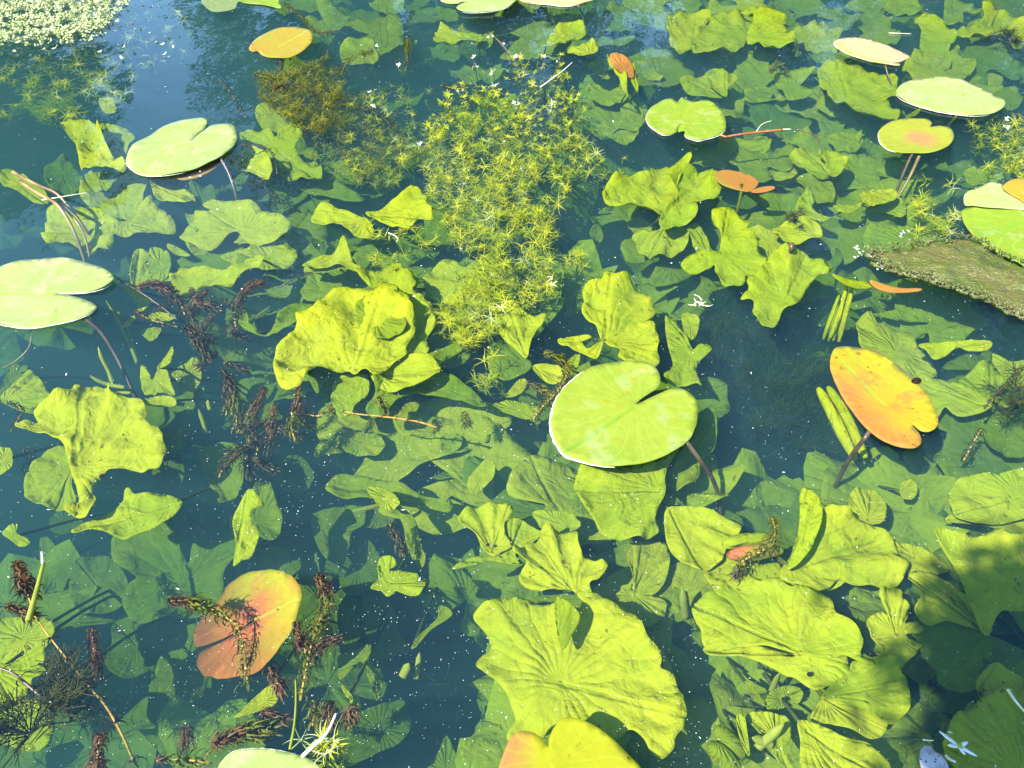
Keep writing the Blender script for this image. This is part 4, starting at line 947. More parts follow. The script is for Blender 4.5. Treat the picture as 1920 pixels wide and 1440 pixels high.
 ('12', '1090,150 1160,125 1270,130 1315,150 1320,210 1350,260 1400,280 1440,290 1475,310 1430,380 1380,400 1400,480 1340,485 1290,430 1200,430 1120,440 1050,420 1018,380 1030,340 1060,300 990,260 1010,220', (1320, 470), .06, 'pleated yellow fan leaf above the largest sunken leaf', {'folds': 12, 'ruff': .16}),
 ('12', '675,60 700,10 760,-20 850,-30 950,-20 940,40 910,80 920,140 950,180 900,210 850,235 800,200 760,130', (850, 230), .065, 'veined yellow leaf standing at the end of the row in midwater', {'folds': 8}),
 ('12', '910,90 960,55 1020,60 1080,100 1110,140 1050,190 980,230 1000,280 960,270 900,230 950,160', (940, 240), .075, 'hazy leaf between two pleated yellow leaves', {}),
 ('12', '640,320 700,270 790,250 900,250 1000,290 960,300 840,270 760,300', (990, 290), .09, 'thin pale leaf reaching out from the hazy middle leaf', {}),
 ('12', '1090,0 1250,0 1300,20 1340,70 1290,110 1240,110 1150,125 1110,60', None, .10, 'green leaf between the spotted leaf and the pleated fan', {}),
 ('12', '1610,260 1670,180 1780,170 1830,220 1830,330 1790,430 1720,470 1650,450 1640,360', (1650, 460), .13, 'blurred yellow leaf upright beside the dark stalk', {}),
 ('12', '1550,480 1600,445 1700,470 1760,480 1820,510 1800,600 1700,640 1600,590', (1650, 470), .13, 'blurred rounded leaf at the shoulder of the largest sunken leaf', {}),
 ('12', '680,1300 750,1260 760,1210 800,1185 880,1210 920,1260 930,1320 850,1345 760,1360 700,1350', None, .13, 'dim leaf curled beside the two-lobed yellow pad', {'mat': 'subgreen'}),
 ('12', '480,1440 550,1350 590,1265 630,1340 650,1400 640,1470 500,1470', (590, 1460), .13, 'dim pointed leaf rising from the near edge', {'mat': 'subgreen'}),
 ('22', '580,320 640,240 680,130 760,60 800,20 860,30 960,60 1060,90 1130,150 1160,210 1195,280 1200,330 1190,390 1150,418 1060,400 960,400 880,370 820,420 760,440 680,420 620,400 570,370', (600, 320), .05, 'big smooth fan leaf with a folded strip, near the pondweed ring', {'folds': 8}),
 ('22', '595,312 640,200 660,60 660,-60 690,-95 750,-70 780,40 740,160 680,260', (600, 315), .03, 'upright folded strip leaf rising over the smooth fan leaf', {'folds': 8, 'slope': (0.25, 0.0)}),
 ('22', '60,-10 150,10 260,60 300,70 305,110 270,180 230,210 200,280 110,325 50,310 0,280 -60,200 -80,100 -70,0', (-70, -10), .06, 'scalloped leaf crossed by the dark stalk of the heart-shaped pad', {}),
 ('22', '150,330 230,270 300,250 420,300 540,300 560,350 700,360 860,380 870,400 780,440 640,420 500,400 380,400 280,400 200,430 160,390', None, .075, 'low hazy leaf under the rolled orange leaf', {}),
 ('22', '105,560 130,520 190,480 240,430 310,395 380,395 440,430 490,425 540,435 600,465 660,440 720,440 790,480 820,530 825,590 880,620 940,680 968,740 960,790 1020,820 1025,850 960,830 880,790 800,800 670,795 560,780 460,750 330,755 240,770 155,740 140,660 110,610', (660, 795), .04,
  'very big smooth yellow leaf with veins, next to the largest sunken leaf', {'folds': 6, 'ruff': .09, 'grid': 22}),
 ('22', '150,790 200,758 330,765 460,770 560,795 700,808 800,812 875,790 890,940 800,970 720,1000 640,930 560,900 450,850 330,820 200,820', (660, 800), .05, 'folded lower lip under the very big smooth leaf', {}),
 ('22', '800,1040 860,970 940,920 960,860 1030,850 1090,830 1170,850 1200,920 1240,950 1250,1050 1220,1130 1150,1180 1060,1130 950,1080 850,1050', (800, 1040), .05, 'ribbed bright leaf at the edge of the black shadow', {'folds': 12}),
 ('22', '740,1170 800,1060 900,1050 1000,1120 1110,1170 1120,1230 1050,1270 950,1220 850,1190', (800, 1050), .07, 'dim ribbed leaf tucked below the bright one at the shadow', {'folds': 9}),
 ('22', '470,1070 500,1010 590,980 660,1000 650,1070 560,1100 490,1120', None, .10, 'hazy leaf carrying a dark snail, near the near edge', {}),
 ('22', '355,960 390,980 460,1080 390,1040', None, .09, 'thin hazy leaf tip in the dark gap beside the snail leaf', {}),
 ('22', '670,1200 800,1230 920,1290 1010,1320 1080,1390 1130,1450 1100,1560 850,1560 700,1480 680,1300', (690, 1230), .05, 'yellow-green leaf at the near edge beside the white shell', {}),
 ('22', '380,1150 540,1150 590,1180 600,1280 560,1330 620,1440 540,1400 470,1290 410,1220', None, .07, 'crooked pale leaf at the near edge among bladed leaves', {}),
 ('22', '305,1160 320,1145 345,1160 360,1250 372,1360 340,1320 315,1240', (370, 1360), .05, 'small spoon-shaped olive leaf rising at the near edge', {}),
 ('22', '1045,620 1110,570 1150,590 1110,480 1130,445 1180,450 1240,510 1270,590 1250,620 1320,630 1330,680 1240,690 1320,730 1310,770 1260,820 1200,870 1130,820 1100,750 1060,680', (1200, 690), .065, 'dark-spotted crumpled leaf beside the shadowed leaves', {'ruff': .2}),
 ('22', '1420,150 1480,140 1560,155 1640,165 1740,145 1790,190 1900,190 1980,230 1980,520 1850,540 1760,560 1700,680 1620,560 1570,400 1520,280 1440,200', (1695, 670), .05, 'large lit fan leaf at the frame edge above the black shadow', {'folds': 9}),
 ('22', '1140,170 1260,190 1330,210 1470,310 1440,340 1300,350 1210,270', None, .09, 'hazy leaf beside the large lit fan at the frame edge', {}),
 ('22', '1290,360 1400,340 1480,380 1540,450 1680,600 1690,670 1500,600 1400,620 1310,560 1330,480', (1690, 670), .07, 'half-shaded green leaf below the large lit fan', {}),
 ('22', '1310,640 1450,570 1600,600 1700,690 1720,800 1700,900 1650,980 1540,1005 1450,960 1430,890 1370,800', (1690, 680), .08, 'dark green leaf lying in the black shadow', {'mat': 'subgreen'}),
 ('22', '1650,980 1750,860 1830,900 1900,960 1850,1020 1740,1050', (1760, 870), .065, 'ribbed leaf between the black shadow and the corner leaf', {'folds': 9}),
 ('22', '1490,1330 1510,1220 1560,1140 1640,1110 1680,1060 1760,1030 1850,1000 1960,1010 2020,1300 1970,1480 1700,1500 1560,1440', (1900, 1480), .04, 'large corner leaf with fine veins beside the little cream star flower', {'folds': 8}),
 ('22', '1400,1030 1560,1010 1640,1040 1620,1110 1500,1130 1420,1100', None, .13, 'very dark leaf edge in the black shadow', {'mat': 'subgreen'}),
 ('22', '1480,60 1600,0 1800,0 1940,20 1940,200 1800,120 1700,80', None, .10, 'olive crumpled leaf at the frame edge above the large lit fan', {}),
]
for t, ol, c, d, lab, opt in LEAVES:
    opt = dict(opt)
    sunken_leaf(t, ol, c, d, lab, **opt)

# the red leaf sunk just under the surface, sloped to darken its shaded side
sunken_leaf('02', '1410,616 1290,694 1150,748 1118,725 1116,670 1160,600 1240,510 1290,430 1370,380 1450,357 1540,355 1610,385 1655,440 1660,500 1630,620 1570,730 1490,830 1430,880 1340,900 1250,910 1170,895 1132,850 1135,800 1165,768 1290,708 1400,634', (1412, 620), .05,
            'orange-red oval leaf sunk under pondweed in the near dark water', mat='suborange', tip_px=tpx('02', 1655, 500), ruff=0.02, curl=0.01, grid=20, slope=(0.6, 0.05))

# rolled young leaves
def rolled_leaf(tile, spec, r, label, mat='sub', mat2=None):
    p = stalk_path(tile, spec)
    c = p[0]
    root = tag(empty('rolled_leaf', c), label, 'lily leaf', 'rolled young leaves')
    rel = [q - c for q in p]
    # two scrolls side by side, as a lily leaf is rolled from both edges
    ax = (rel[-1] - rel[0]).normalized()
    side = ax.cross(Vector((0, 0, 1))).normalized()
    prof = lambda t: r * (0.15 + 0.85 * math.sin(math.pi * min(max(t * 0.94 + 0.03, 0.0), 1.0)) ** 0.6)
    for s in (-1, 1):
        v, f = tube_geo([q + side * (s * r * 0.85) for q in rel], prof, 9)
        me = mesh_from('scroll', v, f, M[mat if s < 0 or mat2 is None else mat2])
        uvl = me.uv_layers.new(name='leaf')
        L = (rel[-1] - rel[0]).length
        for lp in me.loops:
            co = me.vertices[lp.vertex_index].co
            uvl.data[lp.index].uv = (co.dot(ax) / L, co.dot(side) / L)
        link('scroll', me, root)
    return root


rolled_leaf('21', '895,225,.04 865,320,.06 835,400,.08 805,475,.11', .0068, 'rolled yellow leaf hanging steeply, outer one of the pair under the red fold')
rolled_leaf('21', '940,170,.03 915,270,.05 885,380,.08 862,480,.11', .0068, 'rolled yellow leaf hanging steeply, inner one of the pair under the red fold')
rolled_leaf('21', '790,740,.05 860,860,.06 930,1000,.07 1000,1140,.08', .0125, 'rolled ribbed green leaf beside the orange oval leaf')
rolled_leaf('22', '240,215,.04 330,200,.04 440,190,.045 545,185,.05', .013, 'half-rolled leaf with an orange inside near the pondweed ring', 'sub', 'suborange')
rolled_leaf('22', '165,1265,.05 220,1310,.06 280,1370,.07 330,1420,.08', .014, 'blue-green rolled leaf rising at the near edge', 'subgreen')

# what stands where, to tell the hazy leaves apart by
MARKS = [(1170, 775, 'the big heart-shaped pad'), (1655, 745, 'the orange oval leaf'), (95, 550, 'the cut-off pale pad'), (340, 275, 'the pale oval pad'), (1285, 222, 'the torn pad'), (1780, 182, 'the long pale pad'),
         (1715, 255, 'the pink-centred pad'), (1630, 97, 'the peach pad'), (525, 80, 'the amber pad'), (1390, 340, 'the reddish-orange pad'), (480, 1170, 'the orange-red sunken leaf'), (1850, 430, 'the creased pad'),
         (1780, 510, 'the algae mat'), (900, 8, 'the pale pads at the far edge'), (1045, 10, 'the cream and orange pad'), (1165, 120, 'the red-brown leaf tip'), (750, 400, 'the yellow triangle leaf'), (660, 640, 'the largest crumpled leaf'),
         (1160, 600, 'the ear-shaped leaf'), (1480, 560, 'the herringbone-ribbed leaf'), (1240, 390, 'the broad bright lobed leaf'), (1360, 470, 'the three-lobed leaf'), (170, 840, 'the pleated fan leaf'), (270, 400, 'the wide scalloped leaf'),
         (1085, 1270, 'the largest sunken leaf'), (1070, 1400, 'the yellow two-lobed pad'), (1055, 1050, 'the pleated yellow fan leaf'), (1570, 1020, 'the smooth fan leaf'), (1470, 1160, 'the very big smooth leaf'), (1620, 1300, 'the ribbed leaf by the shadow'),
         (1840, 1090, 'the lit fan leaf at the edge'), (1870, 1350, 'the corner leaf'), (1670, 1180, 'the dark-spotted leaf'), (1600, 600, 'the rolled leaves'), (1680, 690, 'the pale hazy leaf'), (1440, 60, 'the ragged far fan pair'),
         (1740, 90, 'the cupped yellow leaf'), (1860, 60, 'the spread wavy corner leaf'), (1600, 170, 'the ribbed fan leaf'), (1420, 245, 'the red stalk'), (1490, 330, 'the square-shouldered leaf'), (1484, 470, 'the hollow stalk end'),
         (1160, 930, 'the brown-spotted leaf'), (1400, 1030, 'the rolled orange leaf'), (760, 930, 'the long sloping leaf'), (880, 880, 'the lone yellow leaf'), (370, 1040, 'the forked leaf'), (745, 1085, 'the three-winged leaf'),
         (880, 230, 'the far half of the starwort bed'), (960, 450, 'the near half of the starwort bed'), (960, 640, 'the fluted leaf'), (430, 510, 'the long bright leaf'), (560, 310, 'the leaf under dark weed'), (570, 190, 'the brownish starwort'),
         (700, 250, 'the thin starwort'), (60, 1180, 'the pondweed head by the straw'), (480, 800, 'the row of pondweed shoots'), (380, 580, 'the purple-brown pondweed'), (700, 700, 'the green sheet-like leaf'), (1840, 920, 'the olive ribbed edge leaf'),
         (1540, 1310, 'the snail leaf'), (1700, 930, 'the shell-like round leaf'), (60, 1300, 'the feathery weed'), (620, 1180, 'the tall plumed pondweed'), (690, 1340, 'the pinkish pondweed head')]
used_labels = set()


def place_label(what, x, y):
    for mx, my, nm in sorted(MARKS, key=lambda q: (q[0] - x) ** 2 + 2.5 * (q[1] - y) ** 2):
        dx, dy = x - mx, y - my
        for rel in (('beyond' if dy < 0 else 'on the near side of') if abs(dy) * 1.4 > abs(dx) else 'beside', 'close to'):
            s = f'{what} {rel} {nm}'
            if s not in used_labels and len(s.replace('-', ' ').split()) <= 16:
                used_labels.add(s)
                return s
    return what


# blurred leaves deep under the others
DEEP = [('02', '650,620 800,600 960,640 930,760 850,880 700,920 600,850 640,740'), ('02', '1000,700 1150,650 1180,800 1150,1000 1000,1200 850,1150 880,900'),
        ('02', '1580,180 1700,150 1850,220 1900,330 1800,400 1690,330'), ('02', '1550,160 1640,200 1690,300 1640,400 1560,300'), ('12', '0,470 100,460 110,560 100,700 60,790 0,800'),
        ('12', '120,520 200,440 290,560 330,700 390,770 300,810 190,830 150,700'), ('12', '60,150 170,190 220,280 220,380 130,440 40,460 0,400 0,260'),
        ('12', '0,1200 200,1100 340,1070 385,1180 340,1280 200,1350 50,1400'), ('02', '420,300 560,250 680,330 720,480 600,560 460,560 400,430'), ('02', '120,640 240,600 420,590 640,610 560,640 300,660'),
        ('01', '1560,1180 1680,1130 1760,1230 1700,1330 1580,1300'), ('01', '880,1180 1000,1130 1030,1250 950,1330 870,1280'), ('02', '300,20 420,-20 460,60 380,120 290,100')]
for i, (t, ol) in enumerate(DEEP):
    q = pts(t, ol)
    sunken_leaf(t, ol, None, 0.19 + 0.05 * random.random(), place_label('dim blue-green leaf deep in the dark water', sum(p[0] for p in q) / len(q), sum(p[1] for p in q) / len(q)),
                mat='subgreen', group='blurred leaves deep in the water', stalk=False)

# more leaves of the same bed that only show as hazy shapes behind the others
def fan_outline(cx, cyy, w, h, seed):
    rnd = random.Random(seed)
    a0 = rnd.uniform(0, 6.28)
    out = []
    n = 16
    for k in range(n):
        a = 2 * math.pi * k / n
        r = 1.0 + 0.16 * math.sin(3 * a + seed) + rnd.uniform(-.10, .10)
        if abs((a - a0 + math.pi) % (2 * math.pi) - math.pi) < 0.30:
            r = 0.25
        out.append((cx + w * r * math.cos(a), cyy + h * r * math.sin(a)))
    return out


FILL = [(1110, 60), (1165, 40), (1230, 30), (1290, 20), (1340, 55), (1390, 15), (1450, 40), (1500, 20), (1500, 95), (1560, 45), (1560, 130), (1620, 30), (1640, 60), (1700, 20), (1790, 20), (1850, 55), (1880, 20),
        (1900, 110), (1840, 130), (1760, 120), (1440, 140), (1390, 180), (1480, 160), (1540, 190), (1620, 200), (1200, 130), (1130, 220), (1340, 290), (1420, 300), (1480, 330), (1530, 300), (1570, 350), (1620, 330),
        (1460, 400), (1520, 450), (1590, 420), (1650, 390), (1700, 440), (1380, 440), (1240, 380), (1290, 560), (1240, 480), (1470, 520), (1560, 560), (1870, 140), (1440, 230), (1560, 250),
        (520, 380), (560, 450), (620, 350), (480, 470), (430, 430), (560, 320), (620, 480), (540, 500), (700, 540), (740, 500), (690, 330), (600, 40), (560, 20), (670, 40), (720, 60), (780, 30), (1000, 80), (1050, 50), (900, 60), (960, 40),
        (1830, 760), (1880, 700), (1800, 850), (1870, 830), (1740, 620), (1800, 560), (1880, 640), (1500, 1010), (1560, 1080), (1700, 1040), (1640, 1130), (1700, 930), (1260, 1140), (1300, 1060), (1180, 1090), (1130, 940), (1060, 960), (1010, 950),
        (1590, 1250), (1450, 1330), (1520, 1390), (1600, 1330), (1450, 1420), (1380, 1400), (1820, 1180), (1780, 1300), (1260, 960), (880, 900), (790, 870), (700, 840), (850, 800), (1290, 770), (780, 640)]
for i, (x, y) in enumerate(FILL):
    rnd = random.Random(900 + i)
    k = at(x, y)
    sc = 0.105 * FPX / (k - EYE).dot(CF) * rnd.uniform(.6, 1.25)
    sq = rnd.uniform(.40, .75)
    x2, y2 = x + rnd.uniform(-15, 15), y + rnd.uniform(-10, 10)
    far = y < 560
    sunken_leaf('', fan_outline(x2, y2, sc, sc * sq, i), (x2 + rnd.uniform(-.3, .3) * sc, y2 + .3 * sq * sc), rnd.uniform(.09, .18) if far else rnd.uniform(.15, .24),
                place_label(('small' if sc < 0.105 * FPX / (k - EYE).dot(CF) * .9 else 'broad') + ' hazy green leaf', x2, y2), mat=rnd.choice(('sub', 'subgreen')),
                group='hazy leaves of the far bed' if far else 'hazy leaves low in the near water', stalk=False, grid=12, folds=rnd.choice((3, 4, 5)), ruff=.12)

# the bed of older lily leaves far under the others: one mass that nobody could count
def mass_density(x, y):
    right = 1.0 if (x > 1040 and y < 620) or (x > 1000 and y > 880) else 0.0
    mid = 0.6 if 430 < x < 1060 and 280 < y < 800 else 0.0
    top = 0.7 if 560 < x < 1060 and y < 280 else 0.0
    left = 0.3 if 60 < x < 440 and 340 < y < 620 else 0.0
    hollow = 1300 < x < 1560 and 600 < y < 930
    low = 0.07
    return 0.05 if hollow else max(right, mid, top, left, low)


rnd = random.Random(77)
mv, mf, muv = [], [], []
k = 0
while k < 300:
    x, y = rnd.uniform(-80, 2000), rnd.uniform(-30, 1500)
    if rnd.random() > mass_density(x, y) * (1.0 if y > 500 else .75):
        continue
    if 210 < x < 470 and y < 230:
        continue
    k += 1
    deep = rnd.uniform(.16, .34) if mass_density(x, y) > .5 else rnd.uniform(.26, .42)
    c = at(x, y, -deep)
    rad = rnd.uniform(.07, .14)
    a0 = rnd.uniform(0, 6.28)
    sl = (rnd.gauss(0, .28), rnd.gauss(.1, .28))
    ph = rnd.uniform(0, 6.28)
    kf = rnd.choice((5, 6, 7, 8))
    b = len(mv)
    nt, nr = 26, 5
    mv.append(c)
    muv.append((0.0, 0.0))
    for j in range(1, nr + 1):
        for i in range(nt):
            th = -2.75 + 5.5 * i / (nt - 1)
            r = j / nr
            edge = rad * (1 + .22 * math.cos(th) + .10 * math.sin(kf * th + ph) * r)
            px, py = edge * r * math.cos(th + a0), edge * r * math.sin(th + a0) * .85
            h = rad * .17 * r ** 1.4 * (math.sin(kf * th + ph) + .6 * math.sin(3 * th + ph * 2)) + .012 * noise.noise(Vector((c.x * 9 + px * 30, c.y * 9 + py * 30, k)))
            z = min(c.z + px * sl[0] + py * sl[1] + h, -.09)
            mv.append(Vector((c.x + px, c.y + py, z)))
            muv.append((r * math.cos(th), r * math.sin(th)))
    for i in range(nt - 1):
        mf.append((b, b + 1 + i, b + 2 + i))
        for j in range(nr - 1):
            o = b + 1 + j * nt + i
            mf.append((o, o + nt, o + nt + 1, o + 1))
me = mesh_from('leaf_mass', mv, mf, M['sub'])
uvl = me.uv_layers.new(name='leaf')
for lp in me.loops:
    uvl.data[lp.index].uv = muv[lp.vertex_index]
tag(link('leaf_mass', me), 'mass of older green lily leaves low in the water', 'water plants', kind='stuff')

# ------------------------------------------------------------------ floating algae mat, near the creased pad
def algae_material():
    m, g = new_mat('floating algae')
    pos = g.n('ShaderNodeNewGeometry').outputs['Position']
    a = g.noise(pos, 9.0, 5.0, 0.65)
    b = g.noise(pos, 38.0, 4.0, 0.7)
    d = g.noise(pos, 160.0, 3.0, 0.6)
    c = g.mix(g.ramp(a, 0.38, 0.62), (0.085, 0.11, 0.012), (0.15, 0.13, 0.030))
    c = g.mix(g.math('MULTIPLY', g.ramp(b, 0.48, 0.66), 0.7), c, (0.17, 0.20, 0.022))
    c = g.mix(g.math('MULTIPLY', g.ramp(b, 0.30, 0.44), 0.55), (0.035, 0.042, 0.008), c)
    c = g.mix(g.math('MULTIPLY', g.ramp(d, 0.60, 0.70), 0.5), c, (0.34, 0.31, 0.18))
    bp = g.n('ShaderNodeBump')
    bp.inputs['Strength'].default_value = 0.9
    bp.inputs['Distance'].default_value = 0.006
    g.l(g.math('ADD', b, d), bp.inputs['Height'])
    pr = g.n('ShaderNodeBsdfPrincipled')
    g.l(c, pr.inputs['Base Color'])
    pr.inputs['Roughness'].default_value = 0.28
    g.l(bp.outputs[0], pr.inputs['Normal'])
    out = g.n('ShaderNodeOutputMaterial')
    g.l(pr.outputs[0], out.inputs['Surface'])
    return m


M['algae'] = algae_material()
ALGAE = [(1628, 478), (1660, 470), (1720, 458), (1760, 450), (1810, 447), (1850, 462), (1900, 490), (1960, 510), (2010, 540), (2010, 600), (1960, 605), (1918, 590), (1890, 580), (1860, 565), (1820, 548), (1780, 535), (1740, 522), (1700, 512), (1660, 500), (1636, 490)]
count[0] += 1
me, c3, rm, ring, _d = leaf_blade('mat', ALGAE, (1840, 520), 0.004, M['algae'], ruff=0.0, grid=46, seed=5, top=1.0, edge=0.11, smooth_n=12)
for v in me.vertices:
    e = min((v.co + c3 - q).length for q in ring)
    w = v.co + c3
    v.co.z += 0.004 * min(e / 0.06, 1.0) - 0.004 + 0.007 * noise.noise(w * 14.0) * min(e / .02, 1) + 0.004 * noise.noise(w * 55.0)
me.update()
algae = tag(empty('algae_mat', c3), 'brown-green floating mat of algae with a ragged crusty edge', 'algae mat')
add_thick(link('mat', me, algae), 0.008)
rnd = random.Random(3)
cv, cf = [], []
for k in range(900):
    i = rnd.randrange(len(ring))
    p = ring[i] - c3 + Vector((rnd.gauss(0, .007), rnd.gauss(0, .007), 0.004 + rnd.random() * .006))
    s = rnd.uniform(.0012, .0045)
    b = len(cv)
    q = Quaternion((rnd.gauss(0, 1), rnd.gauss(0, 1), rnd.gauss(0, 1), rnd.gauss(0, 1))).normalized()
    for t in ((1, 0, -.5), (-.5, .8, -.5), (-.5, -.8, -.5), (0, 0, 1)):
        cv.append(p + q @ (Vector(t) * s))
    cf += [(b, b + 1, b + 3), (b + 1, b + 2, b + 3), (b + 2, b, b + 3), (b, b + 2, b + 1)]
tag(link('crust', mesh_from('crust', cv, cf, M['algae'], False), algae), kind='stuff')

# ------------------------------------------------------------------ the cover of tiny floating leaves in the far corner
DUCK = [(-60, -30), (250, -30), (245, 0), (225, 30), (205, 48), (180, 55), (145, 78), (75, 80), (0, 88), (-60, 90)]
rnd = random.Random(11)
dv, df = [], []
k = 0
while k < 4200:
    x, y = rnd.uniform(-60, 350), rnd.uniform(-40, 130)
    e = 18 * noise.noise(Vector((x * .02, y * .05, 4.0))) + 9 * noise.noise(Vector((x * .07, y * .15, 8.0)))
    ins = inside((x + e, y + e * .6), DUCK)
    gap = noise.noise(Vector((x * .045, y * .11, 1.0)))
    edge_fade = max(0.0, (y - 38) / 50.0) + max(0.0, (x - 190) / 120.0)
    if not ins and (rnd.random() > 0.012 or x < 20 or y > 110):
        continue
    if ins and rnd.random() < (0.12 + 0.5 * edge_fade) and gap < 0.25:
        continue
    if ins and gap < -0.30:
        continue
    p = at(x, y, rnd.uniform(.001, .016) if ins else .0015)
    L = rnd.uniform(.0045, .0115)
    W = L * rnd.uniform(.32, .62)
    q = Quaternion((0, 0, 1), rnd.uniform(0, 6.28)) @ Quaternion((0, 1, 0), rnd.gauss(0, .42)) @ Quaternion((1, 0, 0), rnd.gauss(0, .35))
    b = len(dv)
    for a in range(8):
        th = a * math.pi / 4
        dv.append(p + q @ Vector((L * math.cos(th), W * math.sin(th), .0022 * math.cos(2 * th))))
    dv.append(p + q @ Vector((0, 0, -.002)))
    df += [(b + a, b + (a + 1) % 8, b + 8) for a in range(8)]
    k += 1
tag(link('duckweed', mesh_from('duckweed', dv, df, M['floatleaf'])), 'pale green cover of tiny floating leaves', 'floating plants', kind='stuff')

# ------------------------------------------------------------------ starwort: stems with rosettes of narrow leaves
def rosette_mesh(name, n, long_leaf, mat, seed):
    rnd = random.Random(seed)
    v, f = [], []
    for k in range(n):
        a = 2 * math.pi * k / n + rnd.uniform(-.25, .25)
        L = rnd.uniform(.7, 1.1)
        w = (.027 if long_leaf else .085) * rnd.uniform(.8, 1.2)
        rise = rnd.uniform(.15, .75)
        bend = rnd.uniform(-.9, -.1) if long_leaf else rnd.uniform(-.5, .1)
        sway = rnd.uniform(-.5, .5) if long_leaf else rnd.uniform(-.2, .2)
        d, s = Vector((math.cos(a), math.sin(a), 0)), Vector((-math.sin(a), math.cos(a), 0))
        b = len(v)
        m = 5
        for i in range(m + 1):
            t = i / m
            c = d * (L * t * (1 - .12 * t)) + Vector((0, 0, L * (rise * t + bend * t * t))) + s * (sway * L * t * t)
            ww = w * (math.sin(math.pi * min(.22 + .78 * t, 1.0)) ** .7 if not long_leaf else (1 - .85 * t ** 2))
            v += [c - s * ww, c + Vector((0, 0, -ww * .5)), c + s * ww]
        for i in range(m):
            o = b + i * 3
            f += [(o, o + 1, o + 4, o + 3), (o + 1, o + 2, o + 5, o + 4)]
    return mesh_from(name, v, f, M[mat])


RO = {('long', 'starwort'): [rosette_mesh('rosette', 9, True, 'starwort', s) for s in range(5)],
      ('short', 'starwort'): [rosette_mesh('rosette', 7, False, 'starwort', s + 20) for s in range(4)],
      ('long', 'starbrown'): [rosette_mesh('rosette', 8, True, 'starbrown', s + 40) for s in range(4)],
      ('long', 'starpale'): [rosette_mesh('rosette', 7, True, 'starpale', s + 60) for s in range(3)],
      ('short', 'starpale'): [rosette_mesh('rosette', 6, False, 'starpale', s + 80) for s in range(3)]}
BLOSSOM = [rosette_mesh('blossom', 9, False, 'blossom', s + 99) for s in range(2)]


def starwort_bed(poly, n, plants, labels, group, dep, kind='starwort', size=(.014, .030), mixpale=.04, short_above=None, seed=0, name='water_starwort', cat='water plant'):
    """plants: pixel centres of the single plants; each rosette belongs to the nearest one."""
    rnd = random.Random(seed)
    xs, ys = [p[0] for p in poly], [p[1] for p in poly]
    spots = []
    while len(spots) < n:
        x, y = rnd.uniform(min(xs), max(xs)), rnd.uniform(min(ys), max(ys))
        if inside((x, y), poly) and (noise.noise(Vector((x * .018, y * .018, seed))) > -0.32 or rnd.random() < .3):
            spots.append((x, y) if rnd.random() > .22 else (x + rnd.gauss(0, 16), y + rnd.gauss(0, 14)))
    groups = [[] for _ in plants]
    for s in spots:
        i = min(range(len(plants)), key=lambda j: (plants[j][0] - s[0]) ** 2 + (plants[j][1] - s[1]) ** 2)
        groups[i].append(s)
    for pl, gs, lab in zip(plants, groups, labels):
        if not gs:
            continue
        base = at(pl[0], pl[1], -0.30)
        root = tag(empty(name, base), lab, cat, group)
        sv, sf = [], []
        for i, (x, y) in enumerate(gs):
            t = (y - min(ys)) / max(max(ys) - min(ys), 1)
            d = rnd.uniform(*dep)
            short = short_above is not None and y < short_above + rnd.uniform(-40, 40)
            if short:
                d = min(d, rnd.uniform(.002, .03))
            top = at(x, y, -d)
            pale = rnd.random() < mixpale
            key = ('short' if short else 'long', 'starpale' if pale and kind != 'starbrown' else kind)
            me = rnd.choice(RO.get(key) or RO[('long', kind)])
            o = link('rosette', me, root)
            s = rnd.uniform(*size) * (0.62 if short else 1.0)
            o.scale = (s, s, s)
            o.rotation_euler = (rnd.gauss(0, .35), rnd.gauss(0, .35), rnd.uniform(0, 6.28))
            zz = top - base
            o.location = zz
            if i % 2 == 0:
                p = [Vector((zz.x * .55, zz.y * .55, .05)), Vector((zz.x * .8 + rnd.uniform(-.02, .02), zz.y * .8, zz.z * .65)), zz - Vector((0, 0, .002))]
                v, f = tube_geo([Vector(q) for q in catmull(p, False, 3)], .0011, 4)
                b = len(sv)
                sv += v
                sf += [tuple(k + b for k in q) for q in f]
                for q in (p[1].lerp(p[2], .25), p[1].lerp(p[2], .6), p[1].lerp(p[2], .85), p[0].lerp(p[1], .6)):
                    for w in range(4):
                        aa = rnd.uniform(0, 6.28)
                        dd = Vector((math.cos(aa), math.sin(aa), rnd.uniform(-.2, .6))) * s * rnd.uniform(.6, 1.1)
                        ss = Vector((-math.sin(aa), math.cos(aa), 0)) * s * .045
                        qq = Vector(q)
                        if (base + qq + dd).z > -.003:
                            dd.z = min(0, -.003 - (base + qq).z)
                        b = len(sv)
                        mm = qq + dd * .55 + Vector((0, 0, s * .10 * rnd.uniform(-1, 1)))
                        sv += [qq - ss, qq + ss, mm + ss, mm - ss, qq + dd]
                        sf += [(b, b + 1, b + 2, b + 3), (b + 3, b + 2, b + 4)]
                if i % 6 == 0:
                    q = p[1].lerp(p[2], .5)
                    o2 = link('rosette', rnd.choice(RO[('long', kind)]), root)
                    o2.scale = (s * .9,) * 3
                    o2.rotation_euler = (rnd.gauss(0, .4), rnd.gauss(0, .4), rnd.uniform(0, 6.28))
                    o2.location = q
        if sv:
            tag(link('stems', mesh_from('stems', sv, sf, M['starbrown' if kind == 'starbrown' else 'starwort'])), kind='stuff').parent = root


